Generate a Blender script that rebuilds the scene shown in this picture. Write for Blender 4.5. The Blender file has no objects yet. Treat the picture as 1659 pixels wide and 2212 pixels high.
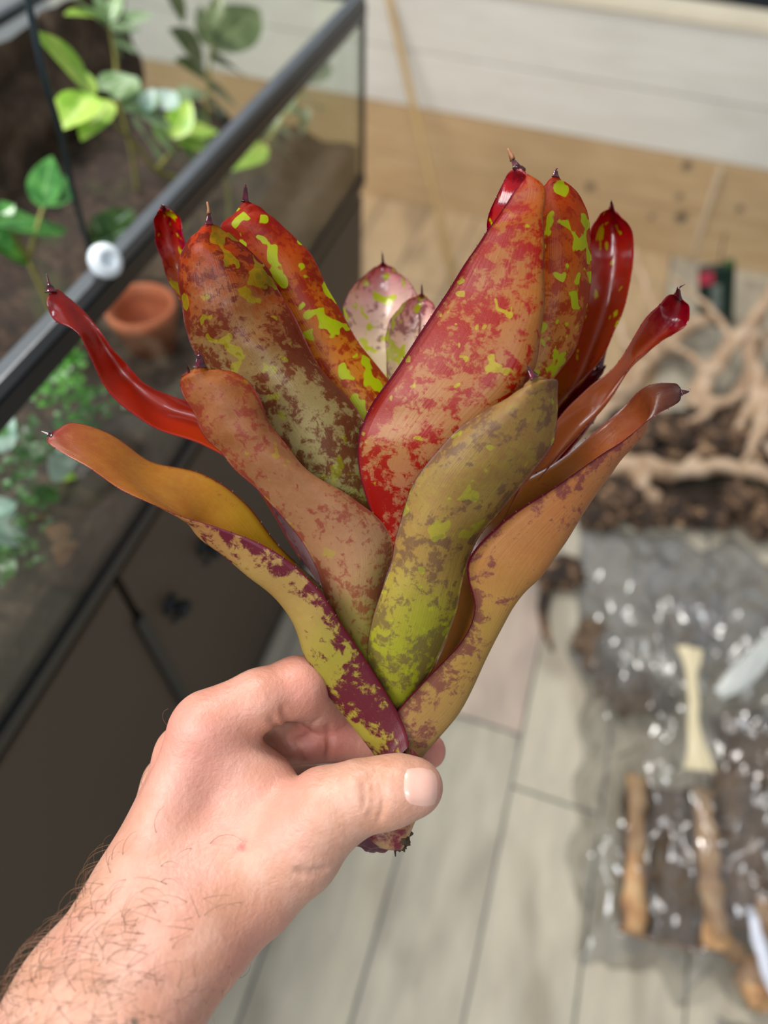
import bpy, bmesh, math, random
import numpy as np
from mathutils import Vector, Matrix, noise as mnoise
random.seed(7); rng = np.random.default_rng(7)
SC = bpy.context.scene
COL = SC.collection

# ------------------------------------------------------------------ camera
IW, IH, FPX = 1659.0, 2212.0, 1503.6
YAW, PIT, ROL = -0.269828, 0.942121, 0.0496787
fw = np.array([math.sin(YAW)*math.cos(PIT), math.cos(YAW)*math.cos(PIT), -math.sin(PIT)])
r0 = np.cross(fw, [0, 0, 1]); r0 /= np.linalg.norm(r0); u0 = np.cross(r0, fw)
rt = r0*math.cos(ROL) + u0*math.sin(ROL); up = -r0*math.sin(ROL) + u0*math.cos(ROL)
CAM = np.array([0.0, 0.0, 1.45])
cd = bpy.data.cameras.new('camera'); cam = bpy.data.objects.new('camera', cd); COL.objects.link(cam)
cam.matrix_world = Matrix([[rt[i], up[i], -fw[i], CAM[i]] for i in range(3)] + [[0, 0, 0, 1]])
cd.sensor_fit = 'VERTICAL'; cd.sensor_height = 36.0; cd.lens = FPX/IH*36.0
cd.clip_start = 0.01; cd.clip_end = 60
cd.dof.use_dof = True; cd.dof.focus_distance = 0.300; cd.dof.aperture_fstop = 3.9
SC.camera = cam

# ------------------------------------------------------------------ world and lights
w = bpy.data.worlds.new('World'); SC.world = w; w.use_nodes = True
bg = w.node_tree.nodes['Background']
bg.inputs[0].default_value = (0.93, 0.96, 1.0, 1); bg.inputs[1].default_value = 0.34

def area(name, loc, target, sx, sy, power, col):
    d = bpy.data.lights.new(name, 'AREA'); d.shape = 'RECTANGLE'; d.size = sx; d.size_y = sy
    d.energy = power; d.color = col
    o = bpy.data.objects.new(name, d); COL.objects.link(o); o.location = loc
    o.rotation_euler = (Vector(target) - Vector(loc)).to_track_quat('-Z', 'Y').to_euler()
    return o
area('skylight_back', (-1.3, 1.5, 3.3), (0, .3, 1.1), 0.7, 0.7, 66, (1.0, 0.96, 0.90))
area('leaf_highlight_light', (0.35, -1.2, 3.2), (0.0, .3, 1.2), 0.9, 0.35, 22, (0.90, 0.95, 1.0))  # unseen lamp added behind the camera for highlights on the glossy leaves
area('room_window', (-1.2, -.6, 2.6), (0.3, 2.2, 0.3), 1.0, 1.0, 44, (1.0, 0.98, 0.95))

SC.view_settings.view_transform = 'Standard'; SC.view_settings.look = 'None'
SC.view_settings.gamma = 1; SC.view_settings.use_curve_mapping = False
SC.view_settings.exposure = 0.08

# ------------------------------------------------------------------ coordinate helpers
def ray(x, y):
    return (rt*(x-IW/2) + up*(IH/2-y))/FPX + fw
def P(x, y, d):            # point seen towards (x, y) at depth d metres
    return CAM + ray(x, y)*d
def Z(x, y, z=0.0):        # point seen towards (x, y) at height z
    d = ray(x, y); return CAM + d*((z-CAM[2])/d[2])
def AX(x, y, X):
    d = ray(x, y); return CAM + d*((X-CAM[0])/d[0])
def AY(x, y, Y):
    d = ray(x, y); return CAM + d*((Y-CAM[1])/d[1])

def cr(pts, n):            # Catmull-Rom through rows of pts, n samples
    p = np.asarray(pts, float); p = np.vstack([2*p[0]-p[1], p, 2*p[-1]-p[-2]])
    m = len(p)-3; out = []
    for t in np.linspace(0, m, n):
        i = min(int(t), m-1); f = t-i; a, b, c, d = p[i:i+4]
        out.append(.5*((2*b)+(-a+c)*f+(2*a-5*b+4*c-d)*f*f+(-a+3*b-3*c+d)*f**3))
    return np.array(out)

# ------------------------------------------------------------------ object helpers
def mesh(name, v, f, mats=(), parent=None, origin=None, smooth=True, mi=None, uv=None):
    """v in world coordinates; origin = world location of the object (children take the parent's)."""
    v = np.asarray(v, float)
    o_w = np.array(parent['_o']) if parent is not None else np.array(origin if origin is not None else v.mean(0))
    me = bpy.data.meshes.new(name)
    me.from_pydata((v-o_w).tolist(), [], [tuple(int(i) for i in q) for q in f])
    for m in (mats if isinstance(mats, (list, tuple)) else [mats]): me.materials.append(m)
    if mi is not None: me.polygons.foreach_set('material_index', mi)
    if smooth: me.polygons.foreach_set('use_smooth', [True]*len(me.polygons))
    if uv is not None:
        l = me.uv_layers.new(name='UVMap'); vi = np.zeros(len(me.loops), int); me.loops.foreach_get('vertex_index', vi)
        l.data.foreach_set('uv', np.asarray(uv, float)[vi].ravel())
    me.update()
    o = bpy.data.objects.new(name, me); COL.objects.link(o)
    if parent is not None: o.parent = parent
    else: o.location = o_w
    o['_o'] = [float(c) for c in o_w]
    return o
def empty(name, loc, label=None, cat=None, group=None):
    o = bpy.data.objects.new(name, None); COL.objects.link(o); o.location = loc
    o.empty_display_size = .05; o['_o'] = [float(c) for c in loc]
    tag(o, label, cat, group); return o
def tag(o, label=None, cat=None, group=None, kind=None):
    for k, x in (('label', label), ('category', cat), ('group', group), ('kind', kind)):
        if x: o[k] = x
    return o

class MB:
    def __init__(s): s.v = []; s.f = []; s.m = []
    def add(s, v, f, m=0):
        n = len(s.v); s.v += [tuple(map(float, p)) for p in v]; s.f += [tuple(i+n for i in q) for q in f]; s.m += [m]*len(f)
        return s
    def box(s, a, b, m=0, bev=0.0):
        x0, y0, z0 = np.minimum(a, b); x1, y1, z1 = np.maximum(a, b)
        if bev <= 0:
            v = [(x, y, z) for z in (z0, z1) for y in (y0, y1) for x in (x0, x1)]
            return s.add(v, [(0, 2, 3, 1), (4, 5, 7, 6), (0, 1, 5, 4), (2, 6, 7, 3), (0, 4, 6, 2), (1, 3, 7, 5)], m)
        bm = bmesh.new(); bmesh.ops.create_cube(bm, size=1)
        for q in bm.verts: q.co = Vector(((x0+x1)/2+q.co.x*(x1-x0), (y0+y1)/2+q.co.y*(y1-y0), (z0+z1)/2+q.co.z*(z1-z0)))
        bmesh.ops.bevel(bm, geom=bm.edges[:], offset=bev, segments=2, profile=.6, affect='EDGES')
        s.add([q.co[:] for q in bm.verts], [[q.index for q in f.verts] for f in bm.faces], m); bm.free(); return s
    def tube(s, pts, rad, seg=10, m=0, rough=0.0, flat=1.0, freq=40.0):
        p = np.asarray(pts, float); n = len(p); rad = np.broadcast_to(rad, (n,))
        t = np.gradient(p, axis=0); t /= np.linalg.norm(t, axis=1)[:, None]+1e-9
        u = np.cross(t[0], [0.3, .2, .93]); u /= np.linalg.norm(u); v = []
        for i in range(n):
            u = u-t[i]*(u@t[i]); u /= np.linalg.norm(u); q = np.cross(t[i], u)
            for k in range(seg):
                a = 2*math.pi*k/seg; d = u*math.cos(a)+q*math.sin(a)*flat; c = p[i]+d*rad[i]
                if rough: c = p[i]+d*rad[i]*(1+rough*mnoise.fractal(Vector(c*freq), 1, 2, 3))
                v.append(c)
        f = [(i*seg+k, i*seg+(k+1) % seg, (i+1)*seg+(k+1) % seg, (i+1)*seg+k) for i in range(n-1) for k in range(seg)]
        f += [tuple(range(seg-1, -1, -1)), tuple((n-1)*seg+k for k in range(seg))]
        return s.add(v, f, m)
    def lathe(s, c, prof, seg=24, m=0, axis=(0, 0, 1)):
        ax = Vector(axis).normalized(); q = ax.to_track_quat('Z', 'Y'); v = []
        for (r, z) in prof:
            for k in range(seg):
                a = 2*math.pi*k/seg; v.append(np.array(c)+np.array(q @ Vector((r*math.cos(a), r*math.sin(a), z))))
        f = [(i*seg+k, i*seg+(k+1) % seg, (i+1)*seg+(k+1) % seg, (i+1)*seg+k) for i in range(len(prof)-1) for k in range(seg)]
        f += [tuple(range(seg-1, -1, -1)), tuple((len(prof)-1)*seg+k for k in range(seg))]
        return s.add(v, f, m)
    def build(s, name, mats, parent=None, origin=None, smooth=False):
        mi = s.m if any(s.m) else None
        return mesh(name, s.v, s.f, mats, parent, origin, smooth, mi)

# ------------------------------------------------------------------ material helpers
class NT:
    def __init__(s, name):
        s.mat = bpy.data.materials.new(name); s.mat.use_nodes = True; s.t = s.mat.node_tree
        s.n = s.t.nodes; s.bsdf = s.n['Principled BSDF']; s.out = s.n['Material Output']
    def put(s, sock, val):
        if val is None: return
        if isinstance(val, bpy.types.NodeSocket): s.t.links.new(val, sock)
        elif isinstance(val, (tuple, list)): sock.default_value = tuple(val)+((1,) if len(val) == 3 and sock.type == 'RGBA' else ())
        else: sock.default_value = val
    def node(s, kind, **kw):
        nd = s.n.new(kind)
        for k, x in kw.items(): setattr(nd, k, x)
        return nd
    def math(s, op, a, b=None, c=None, clamp=False):
        nd = s.node('ShaderNodeMath', operation=op, use_clamp=clamp)
        for i, x in enumerate((a, b, c)): s.put(nd.inputs[i], x)
        return nd.outputs[0]
    def ss(s, x, a, b, lo=0.0, hi=1.0):
        nd = s.node('ShaderNodeMapRange', interpolation_type='SMOOTHSTEP')
        for i, q in enumerate((x, a, b, lo, hi)): s.put(nd.inputs[i], q)
        return nd.outputs[0]
    def mix(s, f, a, b, bt='MIX'):
        nd = s.node('ShaderNodeMix', data_type='RGBA', blend_type=bt)
        s.put(nd.inputs[0], f); s.put(nd.inputs[6], a); s.put(nd.inputs[7], b); return nd.outputs[2]
    def noise(s, vec, scale, detail=4, rough=.55, dist=0.0, off=None):
        if off is not None or True:
            nd = s.node('ShaderNodeTexNoise')
        s.put(nd.inputs['Vector'], vec); nd.inputs['Scale'].default_value = scale; nd.inputs['Detail'].default_value = detail
        nd.inputs['Roughness'].default_value = rough; nd.inputs['Distortion'].default_value = dist
        return nd.outputs[0]
    def mapv(s, vec, scale=(1, 1, 1), loc=(0, 0, 0), rot=(0, 0, 0)):
        nd = s.node('ShaderNodeMapping'); s.put(nd.inputs[0], vec)
        nd.inputs[1].default_value = loc; nd.inputs[2].default_value = rot; nd.inputs[3].default_value = scale; return nd.outputs[0]
    def coord(s, which='Object'):
        return s.node('ShaderNodeTexCoord').outputs[which]
    def ramp(s, f, stops):
        nd = s.node('ShaderNodeValToRGB'); e = nd.color_ramp.elements
        while len(e) < len(stops): e.new(.5)
        for i, (p, c) in enumerate(stops): e[i].position = p; e[i].color = tuple(c)+(1,)
        s.put(nd.inputs[0], f); return nd.outputs[0]
    def bump(s, h, strength=.3, dist=.001):
        nd = s.node('ShaderNodeBump'); nd.inputs['Strength'].default_value = strength; nd.inputs['Distance'].default_value = dist
        s.put(nd.inputs['Height'], h); s.t.links.new(nd.outputs[0], s.bsdf.inputs['Normal']); return nd.outputs[0]
    def set(s, **kw):
        for k, x in kw.items(): s.put(s.bsdf.inputs[k.replace('_', ' ')], x)
        return s.mat

def simple(name, col, rough=.5, var=.0, scale=30, **kw):
    n = NT(name); c = n.coord()
    if var:
        k = n.noise(c, scale, 5, .6); col2 = tuple(x*(1-var) for x in col)
        colr = n.mix(n.ss(k, .3, .7), col2, tuple(min(1, x*(1+var*.6)) for x in col)); n.bump(k, .3, .002)
    else: colr = col
    n.set(Base_Color=colr, Roughness=rough, **kw); return n.mat

def hexl(h):               # sRGB hex -> linear
    c = [int(h[i:i+2], 16)/255 for i in (0, 2, 4)]
    return tuple(x/12.92 if x <= .04045 else ((x+.055)/1.055)**2.4 for x in c)

# ================================================================== SETTING
# ---- floor of weathered wood-look planks
def floor_mat(name, a, b, c, seed):
    n = NT(name); co = n.coord()
    m1 = n.mapv(co, (9, 1.6, 1), (seed, seed*.7, 0)); m2 = n.mapv(co, (1, 1, 1), (seed*2, 3, 1))
    g = n.noise(m1, 3.0, 6, .6, .4); bl = n.noise(n.mapv(co, (1.6, .7, 1), (seed*2, 3, 1)), 5, 2, .5, .3); fine = n.noise(n.mapv(co, (60, 6, 1)), 4, 3)
    col = n.mix(n.ss(g, .35, .65), a, b); col = n.mix(n.ss(bl, .46, .72, 0, .9), col, c)
    col = n.mix(n.ss(fine, .3, .8, 0, .15), col, (.16, .14, .12))
    n.bump(g, .15, .002); n.set(Base_Color=col, Roughness=n.ss(bl, .3, .7, .32, .5)); return n.mat
FM = [floor_mat('floor_plank_pale', hexl('B9B2A0'), hexl('C6BDA9'), hexl('9C917F'), 1),
      floor_mat('floor_plank_grey', hexl('AFA898'), hexl('C0B8A6'), hexl('8A8375'), 5),
      floor_mat('floor_plank_rose', hexl('B9A598'), hexl('C7B4A3'), hexl('9C8F84'), 9)]
FM.append(floor_mat('floor_plank_tan', hexl('B89C78'), hexl('C6AC88'), hexl('A08A6C'), 13))
grout = simple('grout', hexl('5E6462'), .8, .1)
fl = MB().box((-1.6, -1.2, -.03), (1.9, 3.6, -.004)).build('floor', grout, origin=(0, 0, 0)); tag(fl, kind='structure')
ends = {-8: .05}
for ci in range(-8, 9):
    x0 = -0.188 + .18*ci; x1 = x0+.1755
    off = {0: -.1, 1: .56, 2: .453, 3: .05}.get(ci, (ci*.37) % .9)
    y = off-.9*3
    while y < 3.5:
        ya, yb = max(y, -1.15), min(y+.895, 3.55)
        if yb-ya > .05:
            k = random.choice([0, 0, 1])
            if ci == 1: k = 2 if y > .5 else 1
            if ci == 2 and y < .4: k = 0
            if ci <= 2 and y > .95: k = 3
            dz = random.uniform(-.0006, .0006)
            b = MB().box((x0, ya, -.012), (x1, yb, dz), bev=.0012)
            b.build('plank', FM[k], fl)
        y += .9

# ---- low back wall clad with boards
def board_mat(name, a, b, knot, seed, dens=.6, spots=()):
    n = NT(name); co = n.coord()
    m = n.mapv(co, (1.2, 1, 14), (seed, 0, seed)); g = n.noise(m, 3.0, 6, .6, .8); l = n.noise(n.mapv(co, (1, 1, 1.6), (seed, 0, 0)), 2.2, 3)
    col = n.mix(n.ss(g, .3, .7), a, b); col = n.mix(n.ss(l, .4, .7, 0, .5), col, tuple(x*.82 for x in a))
    kn = n.node('ShaderNodeTexVoronoi'); n.put(kn.inputs['Vector'], n.mapv(co, (1, 1, 1.3), (seed*3.1, 0, .2))); kn.inputs['Scale'].default_value = 2.4
    col = n.mix(n.ss(kn.outputs['Distance'], .10, .05, 0, dens), col, knot)
    for (x, y, r) in spots:
        nd = n.node('ShaderNodeVectorMath', operation='DISTANCE'); n.put(nd.inputs[0], co); pp = AY(x, y, 2.4316); nd.inputs[1].default_value = (pp[0], 0, pp[2])
        col = n.mix(n.ss(nd.outputs['Value'], r*1.5, r*.5, 0, .85), col, knot)
    n.bump(g, .2, .002); n.set(Base_Color=col, Roughness=.5); return n.mat
WT = board_mat('pale_board', hexl('DDDAD0'), hexl('E6E4DC'), hexl('B9AD98'), 1, .35)  # upper boards, paler than the tan lower ones
WB = board_mat('tan_board', hexl('BE9F76'), hexl('CFB48C'), hexl('5B5348'), 4, .0, ((1472, 470, .022), (1468, 425, .012), (1484, 358, .016), (1275, 403, .016), (1598, 452, .012), (1408, 468, .010)))
WY = 2.4316
wb = MB().box((-2.0, WY+.018, 0), (2.2, WY+.06, .70)).build('wall_back', simple('wall_core', hexl('6b5a44'), .8), origin=(0, WY, 0)); tag(wb, kind='structure')
for (z0, z1, m, cuts) in ((0.0, .171, WB, (-2, -.2, 1.3, 2.2)), (.173, .3435, WB, (-2, .62, 2.2)), (.3465, .513, WT, (-2, -.9, 1.1, 2.2)), (.516, .70, WT, (-2, .9, 2.2))):
    for a, b in zip(cuts, cuts[1:]):
        MB().box((a+.001, WY, z0), (b-.001, WY+.018, z1), bev=.0015).build('board', m, wb)
t1 = MB().box((-2.0, WY-.008, .7005), (2.2, WY+.075, .732), bev=.004).build('trim_1', simple('pine_cap', hexl('E8DFC8'), .4, .06, 8), origin=(0, WY, .7)); tag(t1, kind='structure')
wf = MB().box((-2.4, 3.65, 0), (2.6, 3.7, 1.5)).build('wall_far', simple('dark_wall', hexl('2b3238'), .7, .1, 3), origin=(0, 3.65, 0)); tag(wf, kind='structure')

# ================================================================== TERRARIUM AND ITS STAND
XF, XB, Y0, Y1 = -.404, -.86, -.30, 1.205
ZS, ZT = .752, 1.056
blackm = simple('black_frame', hexl('17191b'), .32, .1, 20)
rimm = simple('dark_grey_rim', hexl('4a5056'), .3, .1, 20)
taupe = simple('taupe_laminate', hexl('4c4033'), .55, .05, 3)
taupe2 = simple('taupe_laminate_edge', hexl('564d44'), .5)
st = empty('terrarium_stand', ((XF+XB)/2, (Y0+Y1)/2, 0), 'dark taupe cabinet stand under the planted glass terrarium', 'cabinet')
MB().box((XB, Y0, .045), (XF-.020, Y1, ZS-.012)).build('body', taupe, st)
MB().box((XB+.02, Y0+.02, 0), (XF-.03, Y1-.02, .045)).build('plinth', blackm, st)
MB().box((XB, Y0, ZS-.012), (XF-.002, Y1, ZS), bev=.002).build('top_panel', taupe2, st)
metal = simple('dark_metal', hexl('2a2d30'), .25, Metallic=.8)
for i, (a, b) in enumerate(((Y0+.003, .302), (.314, .762), (.766, Y1-.003))):
    d = MB().box((XF-.019, a, .05), (XF-.002, b, ZS-.022), bev=.0015).build('door', taupe, st)
    if i == 1:
        for yy in (.466, .363):
            MB().lathe((XF-.002, yy, .575), [(.017, 0), (.017, .004), (.007, .006), (.007, .016), (.013, .018), (.014, .026), (.010, .030), (.001, .031)], 20, axis=(1, 0, 0)).build('knob', metal, d, smooth=True)
            MB().lathe((XF-.002, yy-.004, .538), [(.006, 0), (.0065, .004), (.004, .006), (.001, .0065)], 14, axis=(1, 0, 0)).build('lock', metal, d, smooth=True)
    if i == 0: MB().box((XF-.002, .296, .10), (XF+.006, .313, .643), bev=.002).build('edge_pull', blackm, d)
MB().box((XF-.003, Y0, .028), (XF+.002, Y1, .044)).build('skirt_strip', blackm, st)

def schlick(n, nrm=None, f0=.04):
    g = n.node('ShaderNodeNewGeometry'); d = n.node('ShaderNodeVectorMath', operation='DOT_PRODUCT')
    n.put(d.inputs[0], g.outputs['Incoming']); n.put(d.inputs[1], nrm or g.outputs['Normal'])
    c = n.math('SUBTRACT', 1.0, n.math('ABSOLUTE', d.outputs['Value']), clamp=True)
    return n.math('MULTIPLY_ADD', n.math('POWER', c, 5.0), 1-f0, f0)
def glass_mat():
    n = NT('tank_glass'); tr = n.node('ShaderNodeBsdfTransparent'); tr.inputs[0].default_value = (.93, .96, .94, 1)
    gl = n.node('ShaderNodeBsdfGlossy'); gl.inputs['Roughness'].default_value = .02
    mx = n.node('ShaderNodeMixShader'); n.put(mx.inputs[0], schlick(n)); n.t.links.new(tr.outputs[0], mx.inputs[1]); n.t.links.new(gl.outputs[0], mx.inputs[2])
    n.t.links.new(mx.outputs[0], n.out.inputs[0]); return n.mat
GL = glass_mat()
tk = empty('terrarium', ((XF+XB)/2, (Y0+Y1)/2, ZS), 'large open glass terrarium with black frame, planted, on taupe stand', 'terrarium')
zb = ZS+.001
MB().box((XF-.006, Y0, zb+.004), (XF-.001, Y1, ZT-.004)).build('front_pane', GL, tk)
MB().box((XB+.008, Y1-.006, zb+.004), (XF-.007, Y1-.001, ZT-.004)).build('end_pane', GL, tk)
MB().box((XB+.008, Y0+.001, zb+.004), (XF-.007, Y0+.006, ZT-.004)).build('end_pane', GL, tk)
MB().box((XB, Y0, zb+.004), (XB+.006, Y1, ZT-.004)).build('back_pane', GL, tk)
MB().box((XB+.007, Y0+.007, zb), (XF-.008, Y1-.007, zb+.006)).build('bottom_pane', blackm, tk)
b = MB(); b.box((XF-.014, Y0, ZT-.014), (XF+.001, Y1, ZT), bev=.002)
b.build('top_rim', rimm, tk); MB().box((XB, Y0, ZT-.014), (XB+.014, Y1, ZT), bev=.002).build('top_rim', rimm, tk)
for y in (Y0, Y1-.014): MB().box((XB+.014, y, ZT-.014), (XF-.014, y+.014, ZT), bev=.002).build('top_rim', rimm, tk)
MB().box((XF-.0005, Y0, ZT-.034), (XF+.0025, Y1, ZT-.0145)).build('rim_lip', blackm, tk)
MB().box((XF-.008, Y0, zb), (XF+.003, Y1, zb+.016), bev=.001).build('bottom_rim', blackm, tk)
MB().box((XB+.008, Y1-.008, zb), (XF-.009, Y1+.003, zb+.016), bev=.001).build('bottom_rim', blackm, tk)
for (x, y) in ((XF-.003, Y1-.003), (XF-.003, Y0+.003), (XB+.003, Y1-.003)):
    MB().box((x-.004, y-.004, zb+.017), (x+.004, y+.004, ZT-.036)).build('corner_post', blackm, tk)
# cork background sheet
bkm = NT('cork_sheet'); c = bkm.coord(); k1 = bkm.noise(c, 14, 6, .7, .5)
bkm.bump(k1, .8, .02); bkm.set(Base_Color=bkm.ramp(k1, [(.3, hexl('2a201a')), (.5, hexl('5a483a')), (.7, hexl('86705c'))]), Roughness=.8)
ny, nz = 60, 18; v = []; f = []
for i in range(ny):
    for j in range(nz):
        y = Y0+.01+(Y1-Y0-.02)*i/(ny-1); z = zb+.01+.275*j/(nz-1)
        v.append((XB+.03+.035*mnoise.fractal(Vector((y*9, z*9, 2)), 1, 2, 4), y, z))
f = [(i*nz+j, (i+1)*nz+j, (i+1)*nz+j+1, i*nz+j+1) for i in range(ny-1) for j in range(nz-1)]
mesh('cork_background', v, f, bkm.mat, tk)
soilm = NT('soil'); c = soilm.coord(); k1 = soilm.noise(c, 60, 6, .7); k2 = soilm.noise(c, 9, 4, .6)
col = soilm.ramp(k1, [(.3, hexl('15100c')), (.55, hexl('3a2c22')), (.75, hexl('6e5644'))])
col = soilm.mix(soilm.ss(k2, .55, .68, 0, .5), col, hexl('33401f'))
soilm.bump(k1, .9, .006); soilm.set(Base_Color=col, Roughness=.85)
nx, ny = 26, 90; v = []
zs = lambda x, y: zb+.075+.028*mnoise.fractal(Vector((x*10, y*10, 0)), 1, 2, 4)+.10*max(0, (XF-.15-x))*1.2
for i in range(nx):
    for j in range(ny):
        x = XF-.009+(XB+.04-XF)*i/(nx-1); y = Y0+.012+(Y1-Y0-.024)*j/(ny-1); v.append((x, y, zs(x, y)))
f = [(i*ny+j, i*ny+j+1, (i+1)*ny+j+1, (i+1)*ny+j) for i in range(nx-1) for j in range(ny-1)]
nb = len(v)
for j in range(ny): v.append((v[j][0], v[j][1], zb+.008))
f += [(j, nb+j, nb+j+1, j+1) for j in range(ny-1)]
tag(mesh('soil', v, f, soilm.mat, tk), kind='stuff')
# white knob clipped on the rim
kc = AX(229, 567, XF+.004)
MB().lathe(kc-np.array([.004, 0, 0]), [(.006, -.002), (.013, .0), (.0155, .005), (.0155, .010), (.012, .015), (.006, .017), (.004, .013), (.001, .012)], 24, axis=(1, -.4, .6)).build('clip_knob', simple('white_plastic', (.72, .80, .86), .25), tk, smooth=True)

# ---- terrarium plants
def ln_mat(name, a, b, vein, rough=.3, tr=.25):
    n = NT(name); uv = n.coord('UV'); co = n.coord()
    k = n.noise(co, 45, 4, .6); col = n.mix(n.ss(k, .4, .6), a, b)
    sx = n.node('ShaderNodeSeparateXYZ'); n.put(sx.inputs[0], uv)
    mid = n.ss(n.math('ABSOLUTE', n.math('SUBTRACT', sx.outputs[0], .5)), .05, .01, 0, .8); col = n.mix(mid, col, vein)
    n.bump(k, .3, .002); n.set(Base_Color=col, Roughness=rough)
    tn = n.node('ShaderNodeBsdfTranslucent'); n.put(tn.inputs[0], col); mx = n.node('ShaderNodeMixShader'); mx.inputs[0].default_value = tr
    n.t.links.new(n.bsdf.outputs[0], mx.inputs[1]); n.t.links.new(tn.outputs[0], mx.inputs[2]); n.t.links.new(mx.outputs[0], n.out.inputs[0]); return n.mat
LIME = ln_mat('lime_leaf', hexl('8FC243'), hexl('B9D964'), hexl('D3E48C'))
SAGE = ln_mat('sage_leaf', hexl('7FA06A'), hexl('A9C39A'), hexl('C8D6B8'))
DEEP = ln_mat('deep_green_leaf', hexl('3D7A3B'), hexl('5FA050'), hexl('7FB56A'), .2)
OLIVE = ln_mat('olive_leaf', hexl('56663F'), hexl('77855C'), hexl('8F9A70'))
ICE = ln_mat('silver_leaf', hexl('A9CDBE'), hexl('CFE6DC'), hexl('E2F0E8'), .3)
MOSS = ln_mat('moss_leaf', hexl('3C7A2C'), hexl('63A83F'), hexl('7DBB50'))
STEM = simple('stem_olive', hexl('8E8A45'), .5, .1)
TERRA = simple('terracotta', hexl('B2603E'), .7, .2, 40)

def blade(base, tip, wid, nrm=(0, 0, 1), cup=.15, droop=.12, nu=6, nv=10, lob=0.0):
    base, tip = np.array(base), np.array(tip); ax = tip-base; L = np.linalg.norm(ax); ax /= L
    s = np.cross(ax, nrm); s /= np.linalg.norm(s)+1e-9; n = np.cross(s, ax); v = []; uv = []
    for j in range(nv+1):
        t = j/nv; pw = (math.sin(math.pi*min(1, t**.75)))**.8*(1+lob*math.sin(t*17)) if 0 < t < 1 else 0.02
        for i in range(nu+1):
            q = 2*i/nu-1
            v.append(base+ax*L*t+s*wid*.5*pw*q+n*(cup*wid*abs(q)**1.4*pw-droop*L*(t*t))); uv.append((i/nu, t))
    f = [(j*(nu+1)+i, j*(nu+1)+i+1, (j+1)*(nu+1)+i+1, (j+1)*(nu+1)+i) for j in range(nv) for i in range(nu)]
    return v, f, uv
def tank_plant(name, label, X, leaves, mat, stems=(), smat=None, srad=.0028, sx=0.0):
    allp = [AX(l[0], l[1], X) for l in leaves]; base = np.mean(allp, 0); base[2] = min(p[2] for p in allp)
    base[2] = zs(base[0], base[1])
    r = empty(name, base, label, 'plant')
    for k, l in enumerate(leaves):
        dx = l[5] if len(l) > 5 else random.uniform(-.02, .02)
        a = AX(l[0], l[1], X+dx); c = AX(l[2], l[3], X+dx+random.uniform(-.012, .012))
        nn = (random.uniform(.2, .6), random.uniform(-.8, -.3), 1)
        vv, ff, uv = blade(a, c, l[4]*np.linalg.norm(c-a), nn, .12, random.uniform(0, .15))
        m = l[6] if len(l) > 6 else mat
        mesh('leaf', vv, ff, m, r, uv=uv)
    for s in stems:
        pts = [AX(x, y, X) for (x, y) in s]
        if len(s) == 2 or True: pts = cr(pts, 16)
        MB().tube(pts, np.linspace(srad*1.3, srad*.6, 16), 7).build('stem', smat or STEM, r, smooth=True)
    # root stem to the ground
    low = AX(*(stems[0][0] if stems else leaves[0][:2]), X)
    g = np.array([low[0]-.01, low[1], zs(low[0], low[1])-.01])
    if low[2] > g[2]+.01: MB().tube(cr([g, (g+low)/2+[.006, 0, 0], low], 10), srad, 7).build('stem', smat or STEM, r, smooth=True)
    return r
tank_plant('variegated_vine', 'lime and pale green leafy vine arching in the terrarium, upper left', -.56,
    [(195, 195, 92, 62, .42), (200, 205, 128, 275, .62), (205, 205, 178, 150, .6), (215, 195, 280, 150, .5, .0, SAGE), (235, 215, 175, 300, .45, .01, LIME),
     (250, 215, 290, 150, .6, .0, SAGE), (270, 240, 345, 190, .55, .0, SAGE), (290, 270, 350, 330, .6, 0, SAGE), (300, 250, 380, 260, .5, .02, SAGE), (330, 290, 400, 350, .6, .01, SAGE),
     (370, 300, 410, 215, .5, 0, LIME), (380, 300, 465, 255, .45, 0, LIME), (385, 310, 470, 300, .45, .01, LIME), (390, 320, 430, 350, .5, .01, SAGE), (310, 240, 330, 190, .7, .015, ICE), (345, 235, 378, 195, .7, .015, ICE)],
    LIME, [((385, 385), (340, 370), (290, 310), (240, 260), (205, 210)), ((340, 365), (370, 330), (400, 300))])
tank_plant('leafy_seedling', 'two glossy mid-green leaves low in terrarium at left edge', -.60,
    [(90, 450, 110, 335, .62), (95, 445, 150, 375, .6), (-30, 480, 80, 465, .55), (25, 500, 145, 490, .50), (-20, 530, 60, 545, .7, 0, MOSS), (0, 460, 30, 440, 1.0, .01, DEEP), (-25, 470, 20, 560, .55, 0, DEEP)],
    DEEP, [((60, 560), (75, 510), (92, 450)), ((60, 560), (30, 510), (0, 490))])
tank_plant('dark_leaf_plant', 'dark green plant with water glints half hidden behind the terrarium rim', -.58,
    [(210, 520, 290, 440, .42), (205, 530, 320, 470, .3), (240, 560, 200, 470, .5), (250, 560, 330, 520, .4)], ln_mat('forest_leaf', hexl('2F4A2A'), hexl('4F6B3C'), hexl('9FB3A8'), .15),
    [((225, 600), (220, 560), (215, 520))])
tank_plant('shaded_shrub', 'olive shaded shrub with broad leaves against pale wall, top of terrarium', -.66,
    [(460, 110, 560, 15, .5), (450, 100, 430, 10, .5), (455, 130, 530, 150, .45), (440, 140, 385, 60, .5), (450, 170, 380, 130, .4), (450, 190, 520, 230, .4), (440, 200, 380, 210, .45, 0, SAGE),
     (450, 220, 500, 280, .4), (440, 240, 400, 290, .4), (500, 90, 545, 60, .5), (455, 60, 480, -20, .5), (400, 40, 360, -30, .5), (470, 250, 540, 290, .35)], OLIVE, [((450, 300), (448, 220), (455, 120), (462, 30))])
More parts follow.
